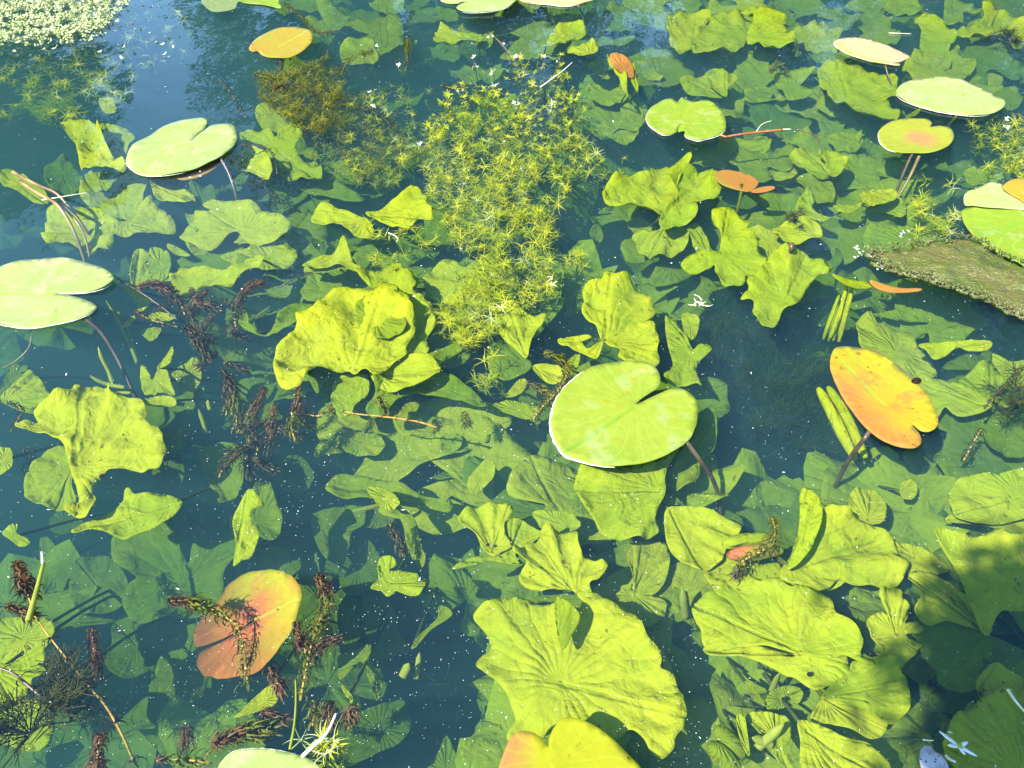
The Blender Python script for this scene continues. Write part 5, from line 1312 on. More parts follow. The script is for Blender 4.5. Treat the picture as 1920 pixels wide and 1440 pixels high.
BEDA = [(835, 175), (880, 130), (960, 105), (1060, 125), (1090, 180), (1112, 250), (1122, 300), (1080, 330), (1045, 385), (1050, 420), (1038, 470), (1035, 540), (960, 590), (905, 640), (850, 645), (822, 575), (860, 520), (895, 490), (850, 450), (812, 400), (792, 300), (800, 230)]
starwort_bed(BEDA, 1150, [(900, 150), (1000, 140), (1060, 190), (860, 230), (960, 230), (1060, 270), (850, 320), (950, 320), (890, 400), (990, 400), (970, 480), (1010, 540), (870, 590)],
             ['starwort with white flowers at the outer corner of the far end of the bed', 'starwort with white flowers at the tip of the far end of the bed', 'starwort beside the dry twig at the far end of the bed',
              'starwort on the triangle-leaf side, far third of the bed', 'starwort in the middle of the far third of the bed', 'loose starwort at the side of the bed facing the torn pad',
              'bright starwort on the triangle-leaf side in the middle of the bed', 'dense bright starwort in the very middle of the bed', 'long-leaved starwort next to the yellow triangle leaf',
              'long-leaved starwort facing the broad bright leaf lobe', 'starwort where the bed narrows towards the heart-shaped pad', 'starwort with curling leaves at the near outer corner of the bed',
              'starwort hanging lowest, over the broad leaf near the crumpled group'],
             'starwort plants of the big bed', (.004, .075), size=(.013, .035), short_above=230, seed=1)
starwort_bed([(0, 105), (100, 90), (240, 80), (268, 150), (230, 200), (130, 225), (0, 225)], 110, [(40, 150), (130, 140), (210, 140), (120, 200)],
             ['starwort at the frame edge below the duckweed', 'starwort directly below the middle of the duckweed', 'starwort below the duckweed, next to the sky reflection', 'sparse starwort farthest from the duckweed on its near side'],
             'starwort below the duckweed', (.03, .12), size=(.024, .046), seed=2)
starwort_bed([(470, 150), (560, 110), (640, 130), (650, 230), (590, 250), (500, 200)], 330, [(530, 160), (600, 180), (610, 225)],
             ['brownish starwort close below the amber pad', 'brownish starwort between the amber pad and the big bed', 'brown-yellow starwort on the near side of the brownish patch'],
             'brownish starwort under the amber pad', (.004, .05), kind='starbrown', size=(.016, .036), seed=3)
starwort_bed([(640, 190), (760, 150), (795, 300), (740, 350), (640, 345), (600, 300)], 170, [(700, 200), (760, 240), (690, 320)],
             ['thin starwort with white tips beyond the triangle leaf', 'thin starwort right beside the big bed', 'thin yellowish starwort just beyond the triangle leaf'],
             'thin starwort beside the big bed', (.02, .14), size=(.018, .032), mixpale=.15, seed=4)
starwort_bed([(560, 190), (640, 150), (720, 190), (790, 260), (770, 330), (660, 345), (590, 300), (540, 240)], 170, [(620, 240), (720, 260), (680, 320)],
             ['dark brown-green starwort between the brownish patch and the thin starwort', 'dark brown-green starwort at the flank of the big bed', 'dark brown-green starwort beyond the yellow triangle leaf'],
             'dark starwort beside the big bed', (.03, .12), kind='starbrown', size=(.016, .036), seed=31)
starwort_bed([(1690, 330), (1800, 340), (1795, 440), (1720, 432)], 34, [(1750, 390)], ['bright starwort tuft beside the creased pad'], 'starwort near the algae mat', (.01, .05), size=(.024, .038), mixpale=.2, seed=5)
starwort_bed([(1815, 225), (1930, 215), (1940, 335), (1850, 322)], 70, [(1860, 270), (1910, 280)], ['starwort with two white flowers under the long pale pad', 'starwort at the frame edge above the creased pad'], 'starwort at the far frame edge', (.008, .05), size=(.022, .036), seed=6)
starwort_bed([(235, 20), (350, 5), (360, 90), (300, 130), (240, 100)], 26, [(280, 40), (320, 90)], ['faint pale starwort in the sky reflection by the duckweed edge', 'faint pale starwort in the sky reflection away from the duckweed'], 'faint starwort in the sky reflection', (.03, .07), kind='starpale', size=(.02, .036), seed=7)
starwort_bed([(630, 420), (820, 400), (840, 440), (790, 460), (740, 440)], 12, [(780, 425)], ['few starwort stars lying across the yellow triangle leaf'], 'loose starwort stars', (.004, .02), size=(.024, .034), seed=8)
starwort_bed([(700, 470), (770, 465), (775, 500), (705, 505)], 7, [(730, 485)], ['small starwort tuft beyond the scalloped leaf'], 'loose starwort stars', (.01, .04), size=(.024, .032), seed=9)
starwort_bed([(1055, 455), (1110, 470), (1100, 500), (1050, 490)], 7, [(1080, 480)], ['single starwort shoot reaching from the bed into open water'], 'loose starwort stars', (.006, .03), size=(.022, .03), seed=10)
starwort_bed([(885, 660), (930, 655), (945, 740), (890, 730)], 6, [(910, 690)], ['few pale starwort rings near the fluted leaf'], 'loose starwort stars', (.02, .08), size=(.026, .034), seed=12)
starwort_bed([(1120, 300), (1170, 290), (1180, 320), (1120, 330)], 5, [(1145, 305)], ['lone starwort star between the bed and the broad leaf lobe'], 'loose starwort stars', (.006, .03), size=(.022, .03), seed=13)
starwort_bed([(555, 1385), (625, 1375), (630, 1435), (560, 1435)], 6, [(595, 1400)], ['bright starry sprig standing at the pale pad with the brown rim'], 'loose starwort stars', (-.012, .01), size=(.022, .03), mixpale=.5, seed=14)

FLOWERS = [(888, 108, 'white flower pair at the outer far corner of the starwort bed'), (890, 122, 'white flower just nearer than the pair at the bed corner'), (1046, 115, 'largest white flower cluster at the far end of the bed'), (1020, 106, 'small white flower beyond the largest cluster'),
           (972, 106, 'white flower at the middle of the far bed edge'), (925, 137, 'small white flower a little inside the bed corner'), (968, 194, 'white flower pair in the middle of the far third'), (750, 121, 'white flower on a thin shoot beyond the thin starwort'),
           (712, 86, 'white flower cluster by the brown weed near the amber pad'), (918, 70, 'tiny white flower farthest out in clear water'), (945, 82, 'tiny white flower on a brown stalk beyond the bed'), (1884, 224, 'white flower under the long pale pad, farther one'), (1882, 236, 'white flower under the long pale pad, nearer one'),
           (698, 172, 'pale star flower in the thin starwort'), (697, 200, 'drooping white star in the thin starwort'), (780, 268, 'pale blue-white star at the side of the bed')]
for i, (x, y, lab) in enumerate(FLOWERS):
    rr = random.Random(i)
    p = at(x, y, .006)
    r = tag(empty('white_flower', p), lab, 'flower', 'tiny white water flowers')
    for k in range(rr.choice((2, 2, 3))):
        o = link('blossom', BLOSSOM[k % 2], r)
        s = rr.uniform(.006, .011)
        o.scale = (s, s, s)
        o.location = (rr.uniform(-.012, .012), rr.uniform(-.012, .012), rr.uniform(-.002, .004))
        o.rotation_euler = (rr.gauss(0, .3), rr.gauss(0, .3), rr.uniform(0, 6.28))
    v, f = tube_geo([Vector((0, 0, 0)), Vector((.004, .004, -.03)), Vector((.012, .01, -.09))], .001, 5)
    link('stalk', mesh_from('stalk', v, f, M['greenstem']), r)

# ------------------------------------------------------------------ pondweed: stems with whorls of curled leaves
def whorl_mesh(n, mat, seed, curl=1.0):
    rnd = random.Random(seed)
    v, f = [], []
    for k in range(n):
        a = 2 * math.pi * k / n + rnd.uniform(-.3, .3)
        L = rnd.uniform(.8, 1.15)
        w = .085 * rnd.uniform(.8, 1.2)
        d, s = Vector((math.cos(a), math.sin(a), 0)), Vector((-math.sin(a), math.cos(a), 0))
        b = len(v)
        m = 6
        tot = curl * rnd.uniform(1.8, 4.4)
        pos = Vector((0, 0, 0))
        th = .75
        for i in range(m + 1):
            t = i / m
            ww = w * (1 - .8 * t ** 2) * (.75 + .25 * min(1, t * 6))
            nrm = d * -math.sin(th) + Vector((0, 0, math.cos(th)))
            v += [pos - s * ww, pos + nrm * (-.25 * ww), pos + s * ww]
            pos = pos + (d * math.cos(th) + Vector((0, 0, math.sin(th)))) * (L / m)
            th -= tot / m
        for i in range(m):
            o = b + i * 3
            f += [(o, o + 1, o + 4, o + 3), (o + 1, o + 2, o + 5, o + 4)]
    return mesh_from('whorl', v, f, M[mat])


WH = {m: [whorl_mesh(6, m, s) for s in range(4)] for m in ('pondweed', 'weedtip', 'weedgreen')}
WH['darkweed'] = [whorl_mesh(3, 'darkweed', 30 + s, 1.3) for s in range(3)]


def pondweed(tile, spec, label, r=.018, step=.012, tipdense=.07, mat='pondweed', tip='weedtip', stem='weedstem', stem_r=.0018, sparse_base=1.0, group='brown pondweed sprigs', tiplen=1.0):
    """A sprig from its base to its tip; whorls crowd together towards the tip."""
    p = stalk_path(tile, spec)
    c = p[0]
    root = tag(empty('pondweed_sprig', c), label, 'pondweed', group)
    rel = [q - c for q in p]
    v, f = tube_geo(rel, lambda t: stem_r * (1 - .5 * t), 6)
    link('stem', mesh_from('stem', v, f, M[stem]), root)
    cum = [0.0]
    for a, b in zip(rel, rel[1:]):
        cum.append(cum[-1] + (b - a).length)
    total = cum[-1]
    rnd = random.Random(label)
    s = .006
    while s < total:
        i = max(j for j in range(len(cum)) if cum[j] <= s)
        i = min(i, len(rel) - 2)
        t = (s - cum[i]) / max(cum[i + 1] - cum[i], 1e-6)
        pos = rel[i].lerp(rel[i + 1], t)
        d = (rel[i + 1] - rel[i]).normalized()
        left = total - s
        near_tip = left < tipdense
        o = link('whorl', rnd.choice(WH[tip if near_tip and left < tipdense * .6 * tiplen else mat]), root)
        q = Vector((0, 0, 1)).rotation_difference(d) @ Quaternion((0, 0, 1), rnd.uniform(0, 6.28))
        o.rotation_mode = 'QUATERNION'
        o.rotation_quaternion = q
        o.location = pos
        k = r * (rnd.uniform(.95, 1.4)) * (1.0 if left > .03 else .75)
        o.scale = (k, k, k * (1.0 if not near_tip else 1.2))
        s += (step * .36 if near_tip else step * .8 * (1 + (sparse_base - 1) * min(1, left / total))) * rnd.uniform(.8, 1.2)
    return root


P = pondweed
P('02', '760,1420,.10 690,1260,.06 600,1100,.05 500,980,.04 380,830,.03 270,690,.02 190,560,.012 140,400,.006', 'long ochre-stemmed pondweed sprig with sparse leaf pairs in the near corner', step=.04, sparse_base=1.6, tipdense=.05)
P('02', '215,600,.01 150,560,.008 90,545,.008 30,530,.004', 'short side tip with red leaves at the frame edge, beside the straw', step=.012, tipdense=.06)
P('02', '190,480,.01 140,400,.008 120,340,.006 90,290,.002', 'bushy silvery pondweed head at the base of the pale straw', step=.012, tipdense=.09, r=.022)
P('02', '530,960,.04 545,870,.03 525,760,.02 520,660,.01', 'single red-stemmed pondweed tip standing beside the ochre sprig', step=.014, tipdense=.09, stem='redstalk')
P('02', '540,1480,.05 545,1400,.03 555,1320,.02 565,1250,.01', 'dense reddish pondweed tip at the near edge below the ochre sprig', step=.010, tipdense=.2, r=.02)
P('02', '1385,920,.05 1370,780,.03 1330,640,.018 1250,580,.012 1150,530,.01 1040,505,.008 960,500,.006', 'ringed pondweed sprig curving over the red sunken leaf', step=.009, tipdense=.05, r=.019, mat='weedgreen', stem_r=.002)
P('02', '1400,1000,.07 1390,930,.06 1370,850,.05', 'small pondweed bush at the near end of the red sunken leaf', step=.008, tipdense=.0, r=.022, mat='weedgreen')
P('02', '1690,1060,.04 1720,900,.03 1760,720,.02 1830,560,.014 1840,450,.01 1790,350,.004', 'tall ochre pondweed sprig with a dark plumed head beside the red leaf', step=.011, tipdense=.11, r=.02, mat='weedgreen', tiplen=.6)
P('02', '1720,790,.02 1690,720,.014 1660,620,.008', 'short red side tip of the tall plumed pondweed', step=.010, tipdense=.08)
P('02', '1730,860,.03 1790,770,.03 1850,730,.025 1930,705,.02', 'hazy pinkish pondweed tip pointing away from the tall plumed sprig', step=.012, tipdense=.08)
P('02', '1600,1020,.05 1560,960,.03 1520,880,.02', 'dark pondweed tip between the red leaf and the tall sprig', step=.009, tipdense=.12, r=.02)
P('02', '1640,1180,.05 1560,1160,.04 1480,1130,.03', 'low pondweed shoot above the pale pad with the brown rim', step=.010, tipdense=.1, r=.02, mat='weedgreen')
P('02', '1560,1230,.05 1450,1230,.03 1330,1250,.03 1210,1300,.02', 'horizontal pondweed shoot with reddish end beyond the brown-rimmed pad', step=.009, tipdense=.07, r=.021, mat='weedgreen')
P('02', '1760,1200,.06 1770,1120,.04 1760,1060,.03', 'pondweed bush directly behind the starry sprig', step=.008, tipdense=.0, r=.023, mat='weedgreen')
P('02', '1880,1240,.07 1850,1150,.05 1860,1080,.04', 'dark pondweed bush between the starry sprig and the pinkish weed', step=.009, tipdense=.05, r=.022)
P('02', '1060,1340,.10 1050,1280,.09 1045,1220,.08', 'dim pondweed tuft in the dark water beyond the brown-rimmed pad', step=.008, tipdense=.1, r=.022)
P('12', '40,1220,.06 60,1160,.05 40,1120,.04', 'pinkish pondweed head beside the dim folded leaf with two points', step=.007, tipdense=.12, r=.022)
P('02', '1180,1420,.04 1100,1400,.03 960,1390,.03 880,1400,.02', 'pondweed leaves just breaking the surface next to the brown-rimmed pad', step=.014, tipdense=.02, mat='weedgreen', r=.018)
P('12', '350,250,.08 330,180,.07 300,110,.06 270,60,.05', 'pale pinkish weed hanging before the narrow lit leaf', step=.010, tipdense=.1, r=.018, tip='pondweed')
P('01', '1000,360,.05 900,280,.035 800,210,.02 700,150,.012 640,110,.004', 'dark bare pondweed stem running to the cut-off pale pad', step=.022, tipdense=.0, r=.014, mat='darkweed', stem='stem', stem_r=.0024)
P('01', '1040,330,.05 1000,240,.035 930,180,.025 850,160,.015 780,175,.008', 'purple-brown pondweed shoot bent towards the cut-off pale pad', step=.009, tipdense=.12, r=.018)
P('01', '1250,310,.06 1180,280,.05 1100,260,.04 1160,200,.02', 'purple-brown pondweed shoot curled below the long bright leaf', step=.009, tipdense=.12, r=.02)
P('01', '1330,420,.07 1320,330,.05 1350,240,.03 1420,160,.015 1480,155,.01', 'upright purple-brown pondweed shoot nearest the bright crumpled group', step=.010, tipdense=.10, r=.018)
P('01', '1190,600,.06 1150,540,.04 1110,470,.03 1050,400,.02', 'thick purple-brown pondweed tip in the middle of the dark cluster', step=.008, tipdense=.2, r=.02, tip='pondweed')
P('01', '1000,400,.06 930,380,.05 850,360,.04 760,310,.03', 'thin dark pondweed shoot beside the small yellow leaf pieces', step=.012, tipdense=.05, r=.014, mat='darkweed')
P('01', '1330,1000,.10 1330,850,.06 1310,740,.04 1250,640,.02', 'tall pondweed shoot above the dim triangular leaf', step=.010, tipdense=.10, r=.018, mat='weedgreen', tip='pondweed')
P('01', '1400,1050,.10 1410,930,.07 1450,830,.04 1490,740,.02', 'second pondweed shoot above the dim triangular leaf, leaning outward', step=.010, tipdense=.10, r=.018, mat='weedgreen')
P('01', '1500,1120,.10 1520,1000,.07 1530,920,.05 1540,840,.03', 'pondweed shoot standing farthest out in the row of three', step=.010, tipdense=.12, r=.02, mat='pondweed')
P('01', '1420,1260,.12 1390,1180,.10 1390,1080,.09', 'hazy pondweed tail sinking below the row of three shoots', step=.010, tipdense=.1, r=.02, tip='pondweed')
P('01', '1660,1040,.06 1640,950,.04 1670,860,.03 1680,740,.01', 'pondweed shoot in front of the crumpled group, reddish bushy tip', step=.010, tipdense=.09, r=.018, mat='weedgreen')
P('01', '1700,880,.05 1790,900,.04 1870,860,.03', 'ringed pondweed piece lying below the crumpled group', step=.012, tipdense=.02, r=.02, mat='darkweed')
P('11', '1080,920,.05 1130,850,.035 1210,770,.025 1260,690,.015 1270,620,.012 1210,570,.010 1140,545,.006', 'ringed dark pondweed sprig arching beside the heart-shaped pad', step=.009, tipdense=.05, r=.017, mat='weedgreen', tip='weedgreen')
P('11', '1200,790,.03 1130,750,.02 1040,715,.01', 'short ringed side shoot of the sprig beside the heart-shaped pad', step=.009, tipdense=.05, r=.016, mat='weedgreen', tip='pondweed')
P('11', '540,965,.03 420,930,.02 250,905,.015 100,890,.01 0,870,.01', 'thin horizontal olive pondweed stem below the crumpled group', step=.030, tipdense=.0, r=.012, mat='weedgreen', stem_r=.0022)
P('11', '260,900,.04 240,850,.03 210,800,.02', 'dark little pondweed tuft at the tip of the crumpled group', step=.008, tipdense=.06, r=.019, mat='darkweed', tip='weedgreen')
P('11', '720,980,.08 700,920,.07 690,880,.06', 'hazy olive weed tuft in open water below the starwort rings', step=.008, tipdense=.1, r=.02, mat='weedgreen', tip='weedgreen')
P('22', '300,300,.04 380,250,.03 460,210,.02 510,150,.015 520,90,.008 500,30,.002', 'ringed pondweed sprig rising over the rolled orange leaf', step=.010, tipdense=.07, r=.018, mat='weedgreen', tip='weedgreen', tiplen=1)
P('22', '280,390,.05 310,350,.04 320,300,.03', 'dark weed knot at the foot of the scalloped leaf', step=.009, tipdense=.06, r=.022, mat='darkweed', tip='pondweed')
P('02', '380,1120,.05 240,1040,.03 140,960,.02 60,900,.01 -60,860,.004', 'nearly black sprig with leaf whorls at the frame edge', step=.030, tipdense=.0, r=.020, mat='darkweed', stem='stem', stem_r=.0034, sparse_base=1.0)
P('00', '1560,980,.06 1540,880,.04 1490,830,.02 1400,815,.008 1320,825,.004', 'dark weed arching from the notch of the pale oval pad', step=.014, tipdense=.0, r=.016, mat='darkweed', stem='stem', stem_r=.0028)
P('00', '1640,980,.09 1560,960,.08 1450,1030,.07 1300,1040,.06', 'dark weed shoot below the stalk of the pale oval pad', step=.011, tipdense=.0, r=.02, mat='darkweed', stem='stem')
P('00', '1660,1180,.12 1560,1120,.10 1500,1060,.08 1440,1000,.07', 'dark weed shoot deeper below the pale oval pad', step=.011, tipdense=.0, r=.022, mat='darkweed', stem='stem')
P('00', '1580,1320,.12 1540,1250,.10 1530,1180,.09 1560,1090,.08', 'dark weed upright above the hazy striped leaf', step=.011, tipdense=.0, r=.02, mat='darkweed', stem='stem')
P('00', '1900,170,.05 1780,180,.03 1700,100,.02 1600,20,.01', 'brown weed stem slanting beyond the amber pad', step=.018, tipdense=.0, r=.014, mat='weedgreen', stem='rush')
P('00', '1850,320,.06 1700,400,.04 1560,440,.02 1440,420,.008', 'olive-brown weed raft beneath the amber pad', step=.011, tipdense=.0, r=.022, mat='weedgreen', tip='weedgreen')
P('00', '1380,660,.10 1320,560,.09 1280,500,.08 1230,450,.06', 'dim weed shoot at the edge of the sky reflection', step=.012, tipdense=.0, r=.022, mat='darkweed')
P('00', '1900,560,.07 1800,520,.05 1650,490,.03 1540,490,.012', 'reddish-brown weed raft near the brownish starwort', step=.010, tipdense=.05, r=.022, mat='pondweed')
P('10', '0,420,.06 20,370,.04 60,320,.02 180,290,.01', 'red-brown weed stem reaching the white flower cluster', step=.012, tipdense=.05, r=.018, mat='weedgreen', tip='weedtip')
P('10', '360,400,.07 370,340,.04 370,280,.02 372,220,.006', 'small upright brown weed tip beside the white flower on a shoot', step=.010, tipdense=.10, r=.017, mat='weedgreen', tip='weedgreen')
P('10', '0,560,.09 100,600,.07 200,640,.07 280,700,.06', 'dark weed shoot under the thin starwort', step=.010, tipdense=.0, r=.022, mat='darkweed')
P('10', '40,760,.10 130,720,.09 250,730,.09 300,690,.08', 'dim brown weed shoot under the thin yellowish starwort', step=.010, tipdense=.0, r=.022, mat='weedgreen')
P('10', '560,480,.04 650,500,.03 720,490,.02', 'dark weed shoot entering the bed under the white flowers', step=.012, tipdense=.0, r=.018, mat='darkweed')
P('10', '1430,880,.06 1330,840,.05 1200,830,.04', 'brownish weed at the side of the bed facing the torn pad', step=.010, tipdense=.0, r=.018, mat='weedgreen')
P('20', '590,420,.08 560,370,.06 520,370,.05 500,400,.05', 'red-brown weed knot in the far bed beyond the ribbed fan', step=.009, tipdense=.03, r=.02, mat='weedgreen')
P('21', '1700,860,.05 1740,800,.04 1800,740,.03 1880,670,.02 1920,620,.02', 'thin dark branching weed over the pale fan leaf', step=.016, tipdense=.0, r=.016, mat='darkweed', stem='stem')
P('21', '1580,1150,.09 1640,1040,.07 1680,970,.06', 'dark weed shoot beside the shell-like round leaf', step=.010, tipdense=.0, r=.022, mat='darkweed')
P('01', '60,990,.10 120,880,.08 80,830,.07 30,830,.06', 'dark weed tuft at the tip of the hazy ribbed leaf', step=.010, tipdense=.0, r=.02, mat='darkweed')
P('01', '200,1230,.14 180,1150,.12 150,1080,.10', 'hazy weed plume under the pleated fan leaf', step=.009, tipdense=.0, r=.026, mat='pondweed', tip='pondweed')

# more shoots of the brown trail; nothing in the tangle tells these apart
rnd = random.Random(52)
TRAIL = [(300, 545), (330, 560), (350, 575), (380, 570), (400, 590), (420, 560), (375, 610), (395, 635), (405, 660), (420, 680), (435, 700), (440, 730), (455, 770), (465, 800), (475, 830), (500, 790), (480, 860), (525, 800), (450, 850), (360, 540), (430, 620), (545, 770)]
for i, (x, y) in enumerate(TRAIL):
    a = rnd.uniform(0, 6.28)
    L = rnd.uniform(28, 60)
    x0, y0 = x + L * math.cos(a), y + abs(L * math.sin(a)) * .8 + 14
    P('00', f'{x0 * 3},{y0 * 3},.08 {(x0 + x) * 1.5 + rnd.uniform(-25, 25)},{(y0 + y) * 1.5},.07 {x * 3},{y * 3},{rnd.uniform(.035, .065):.3f}', 'dim brown pondweed shoot tangled in the dark trail below the cut-off pale pad',
      step=.010, tipdense=.06, r=.016, mat=rnd.choice(('pondweed', 'pondweed', 'weedgreen')), tip='pondweed', group='tangled shoots of the brown pondweed trail')

# feathery dark weed in the near corner
def feathery(tile, x, y, label, n, h, d0, seed, mat='darkweed', zmax=None):
    rnd = random.Random(seed)
    c = at(*tpx(tile, x, y), -d0)
    root = tag(empty('feathery_weed', c), label, 'water plant')
    for k in range(n):
        a = rnd.uniform(0, 6.28)
        tip = Vector((math.cos(a) * h * rnd.uniform(.4, 1.1), math.sin(a) * h * rnd.uniform(.4, 1.1), rnd.uniform(.02, zmax or d0 - .008)))
        mid = tip * .5 + Vector((rnd.uniform(-.01, .01), rnd.uniform(-.01, .01), .01))
        path = [Vector(q) for q in catmull([Vector((0, 0, 0)), mid, tip], False, 5)]
        v, f = tube_geo(path, .0011, 5)
        for i in range(3, len(path)):
            for s in (0, 1):
                dd = Vector((rnd.gauss(0, 1), rnd.gauss(0, 1), rnd.gauss(0, .4))).normalized() * h * .28
                dd = (dd + (path[i] - path[i - 1]) * 1.5)
                for j, sub in enumerate((dd, dd * .7 + dd.orthogonal() * .4, dd * .7 - dd.orthogonal() * .4)):
                    b = len(v)
                    vv, ff = tube_geo([path[i], path[i] + sub * .5 + Vector((0, 0, -.001)), path[i] + sub], .0006, 3)
                    v += vv
                    f += [tuple(q + b for q in g) for g in ff]
        for p in v:
            p.z = min(p.z, (zmax + .02) if zmax else d0 - .004)
        link('frond', mesh_from('frond', v, f, M[mat], False), root)


feathery('02', 170, 1250, 'black feathery weed spread over the leaf in the near corner', 14, .085, .06, 1)
feathery('02', 400, 1180, 'dark feathery weed fading beside the ochre sprig', 10, .07, .10, 2)
feathery('20', 1830, 260, 'dark feathery weed in the far corner leaf', 9, .07, .06, 3)
HOLLOW = [(230, 560, 'dim weed plume at the head of the dark hollow beside the heart-shaped pad'), (400, 700, 'dim weed plume in the middle of the dark hollow'), (560, 620, 'dim weed plume in the hollow towards the orange oval leaf'),
          (300, 860, 'dim weed plume in the hollow right beside the heart-shaped pad'), (500, 900, 'dim weed plume low in the hollow beside the rolled ribbed leaf'), (380, 1080, 'dim weed plume at the near end of the dark hollow'), (560, 1100, 'dim weed plume beside the stalk of the orange oval leaf')]
for i, (x, y, lab) in enumerate(HOLLOW):
    feathery('21', x, y, lab, 16, .12, .30, 60 + i, 'hollowweed', .17)
feathery('20', 600, 1300, 'dark fine weed beside the hollow stalk end', 7, .05, .08, 4)
feathery('21', 1850, 900, 'dim feathery weed at the frame edge', 9, .08, .10, 5)

# dim fine weed standing on the bed between the leaves: nobody could count its blades
rnd = random.Random(41)
v, f = [], []
k = 0
while k < 4200:
    x, y = rnd.uniform(-60, 1980), rnd.uniform(20, 1480)
    if noise.noise(Vector((x * .006, y * .009, 6.0))) < -0.02 and not (1320 < x < 1560 and 620 < y < 940):
        continue
    if 60 < x < 420 and y < 330:
        continue
    z = -rnd.uniform(.34, .58)
    p = at(x, y, z)
    L = rnd.uniform(.05, .14)
    a = Vector((rnd.gauss(0, .8), rnd.gauss(0, .8), 1.0)).normalized() * L
    m = a * .5 + Vector((rnd.gauss(0, .015), rnd.gauss(0, .015), 0))
    s = a.cross(Vector((rnd.gauss(0, 1), rnd.gauss(0, 1), .2))).normalized() * rnd.uniform(.0007, .0018)
    b = len(v)
    v += [p - s, p + s, p + m - s * .8, p + m + s * .8, p + a]
    f += [(b, b + 1, b + 3, b + 2), (b + 2, b + 3, b + 4)]
    k += 1
tag(link('fine_weed', mesh_from('fine_weed', v, f, M['weedgreen'], False)), 'dim olive mass of fine weed low in the water', 'water weed', kind='stuff')

# ------------------------------------------------------------------ rushes, ribbon leaves, straws and other single stalks
def stalk_thing(tile, spec, r, mat, name, label, cat, group=None, taper=.4, sides=7):
    p = stalk_path(tile, spec)
    v, f = tube_geo([q - p[0] for q in p], lambda t: r * (1 - taper * t), sides)
    o = link(name, mesh_from(name, v, f, M[mat]))
    o.location = p[0]
    return tag(o, label, cat, group)


stalk_thing('00', '75,968,-.006 130,1000,-.008 220,1045,-.006 320,1090,0 400,1180,.03 480,1290,.07 580,1450,.14', .0050, 'rush', 'rush_stem', 'upper of the curved brown rush stems bending into the water', 'rush', 'curved rush stems', .3)
stalk_thing('00', '110,1020,-.004 220,1090,-.006 320,1150,-.002 390,1250,.03 440,1360,.07 480,1480,.12', .0050, 'rush', 'rush_stem', 'lower of the curved brown rush stems bending into the water', 'rush', 'curved rush stems', .3)
stalk_thing('00', '310,1130,.0 380,1190,.02 440,1260,.04 480,1340,.07 505,1450,.11', .0035, 'rush', 'rush_stem', 'thin dark rush stem between the two brown curved ones', 'rush', 'curved rush stems', .3)
stalk_thing('00', '235,1125,-.004 330,1110,-.008 420,1095,-.006 490,1084,-.003', .0016, 'straw', 'straw', 'thin pale straw lying across the curved rushes', 'straw')
stalk_thing('02', '160,610,-.003 185,520,-.006 215,410,-.008 245,290,-.006', .0045, 'ribbon', 'straw', 'flat greenish straw floating over the pondweed heads', 'straw')
stalk_thing('02', '240,290,-.007 238,255,-.009 235,225,-.006', .0022, 'straw', 'straw', 'pale tip piece of the straw by the pondweed heads', 'straw')
stalk_thing('02', '1630,1335,-.004 1655,1200,-.01 1665,1060,-.006 1662,945,-.003', .0018, 'ribbon', 'straw', 'thin upright yellow-green stalk in the pondweed by the starry sprig', 'straw')
stalk_thing('02', '1700,1375,-.003 1770,1310,-.012 1840,1240,-.016 1890,1135,-.012', .0026, 'straw', 'straw', 'pinkish bent straw behind the starry sprig', 'straw')
stalk_thing('20', '415,740,-.004 440,705,-.006 470,688,-.005 500,680,-.003', .0013, 'straw', 'straw', 'tiny pale curved straw above the red stalk', 'straw')
stalk_thing('20', '490,735,-.003 560,728,-.006 610,727,-.004', .0020, 'straw', 'straw', 'whitish end piece of the red stalk', 'straw')
stalk_thing('20', '640,728,.0 700,742,.002 750,775,.006 772,810,.012 772,860,.03', .0022, 'stem', 'bent_stalk', 'dark bent stalk beyond the end of the red stalk', 'stalk')
stalk_thing('20', '1160,185,-.003 1220,188,-.004 1285,190,-.003', .0016, 'straw', 'straw', 'thin pale straw beside the cupped leaf', 'straw')
stalk_thing('20', '1330,880,.0 1285,980,.03 1230,1080,.07 1160,1190,.12', .0045, 'rush', 'bent_stalk', 'brown slanting stalk beside the stalk of the pink-centred pad', 'stalk')
stalk_thing('20', '600,1470,.06 605,1430,.03 612,1395,.005 613,1375,.002', .0042, 'stem', 'bent_stalk', 'dark hollow stalk end near the three-lobed leaf', 'stalk', taper=-.6)
stalk_thing('10', '1120,490,-.003 1190,440,-.008 1250,395,-.010 1300,350,-.006', .0024, 'straw', 'dry_twig', 'dry brownish twig crossing the far end of the starwort bed', 'twig')
stalk_thing('10', '830,180,.0 880,225,-.003 920,270,-.002 950,305,.01', .0016, 'rush', 'dry_twig', 'thin brown stalk among the tiny white flowers', 'twig')
stalk_thing('10', '205,0,.05 215,120,.06 225,250,.08', .0016, 'greenstem', 'bent_stalk', 'thin green stalk near the far edge between amber pad and far pads', 'stalk')
stalk_thing('20', '1830,240,-.004 1870,200,-.01 1925,155,-.006', .0014, 'stem', 'bent_stalk', 'fine dark stalk arching in the far corner', 'stalk')
stalk_thing('20', '1740,60,.0 1765,30,.0 1790,0,.0', .0018, 'stem', 'bent_stalk', 'short dark stalk at the far edge above the spread leaf', 'stalk')
stalk_thing('01', '20,630,.12 90,590,.10 160,520,.08 178,450,.06', .0022, 'rush', 'bent_stalk', 'faint brown curved stalk below the cut-off pale pad', 'stalk')
stalk_thing('01', '1570,180,.03 1650,130,.02 1750,90,.02', .0016, 'stem', 'bent_stalk', 'thin dark stalk beyond the round hazy leaf', 'stalk')
stalk_thing('10', '265,1310,-.002 300,1325,-.003 318,1345,-.003 310,1362,-.002', .0012, 'straw', 'straw', 'tiny white hair-like straw below the triangle leaf', 'straw')
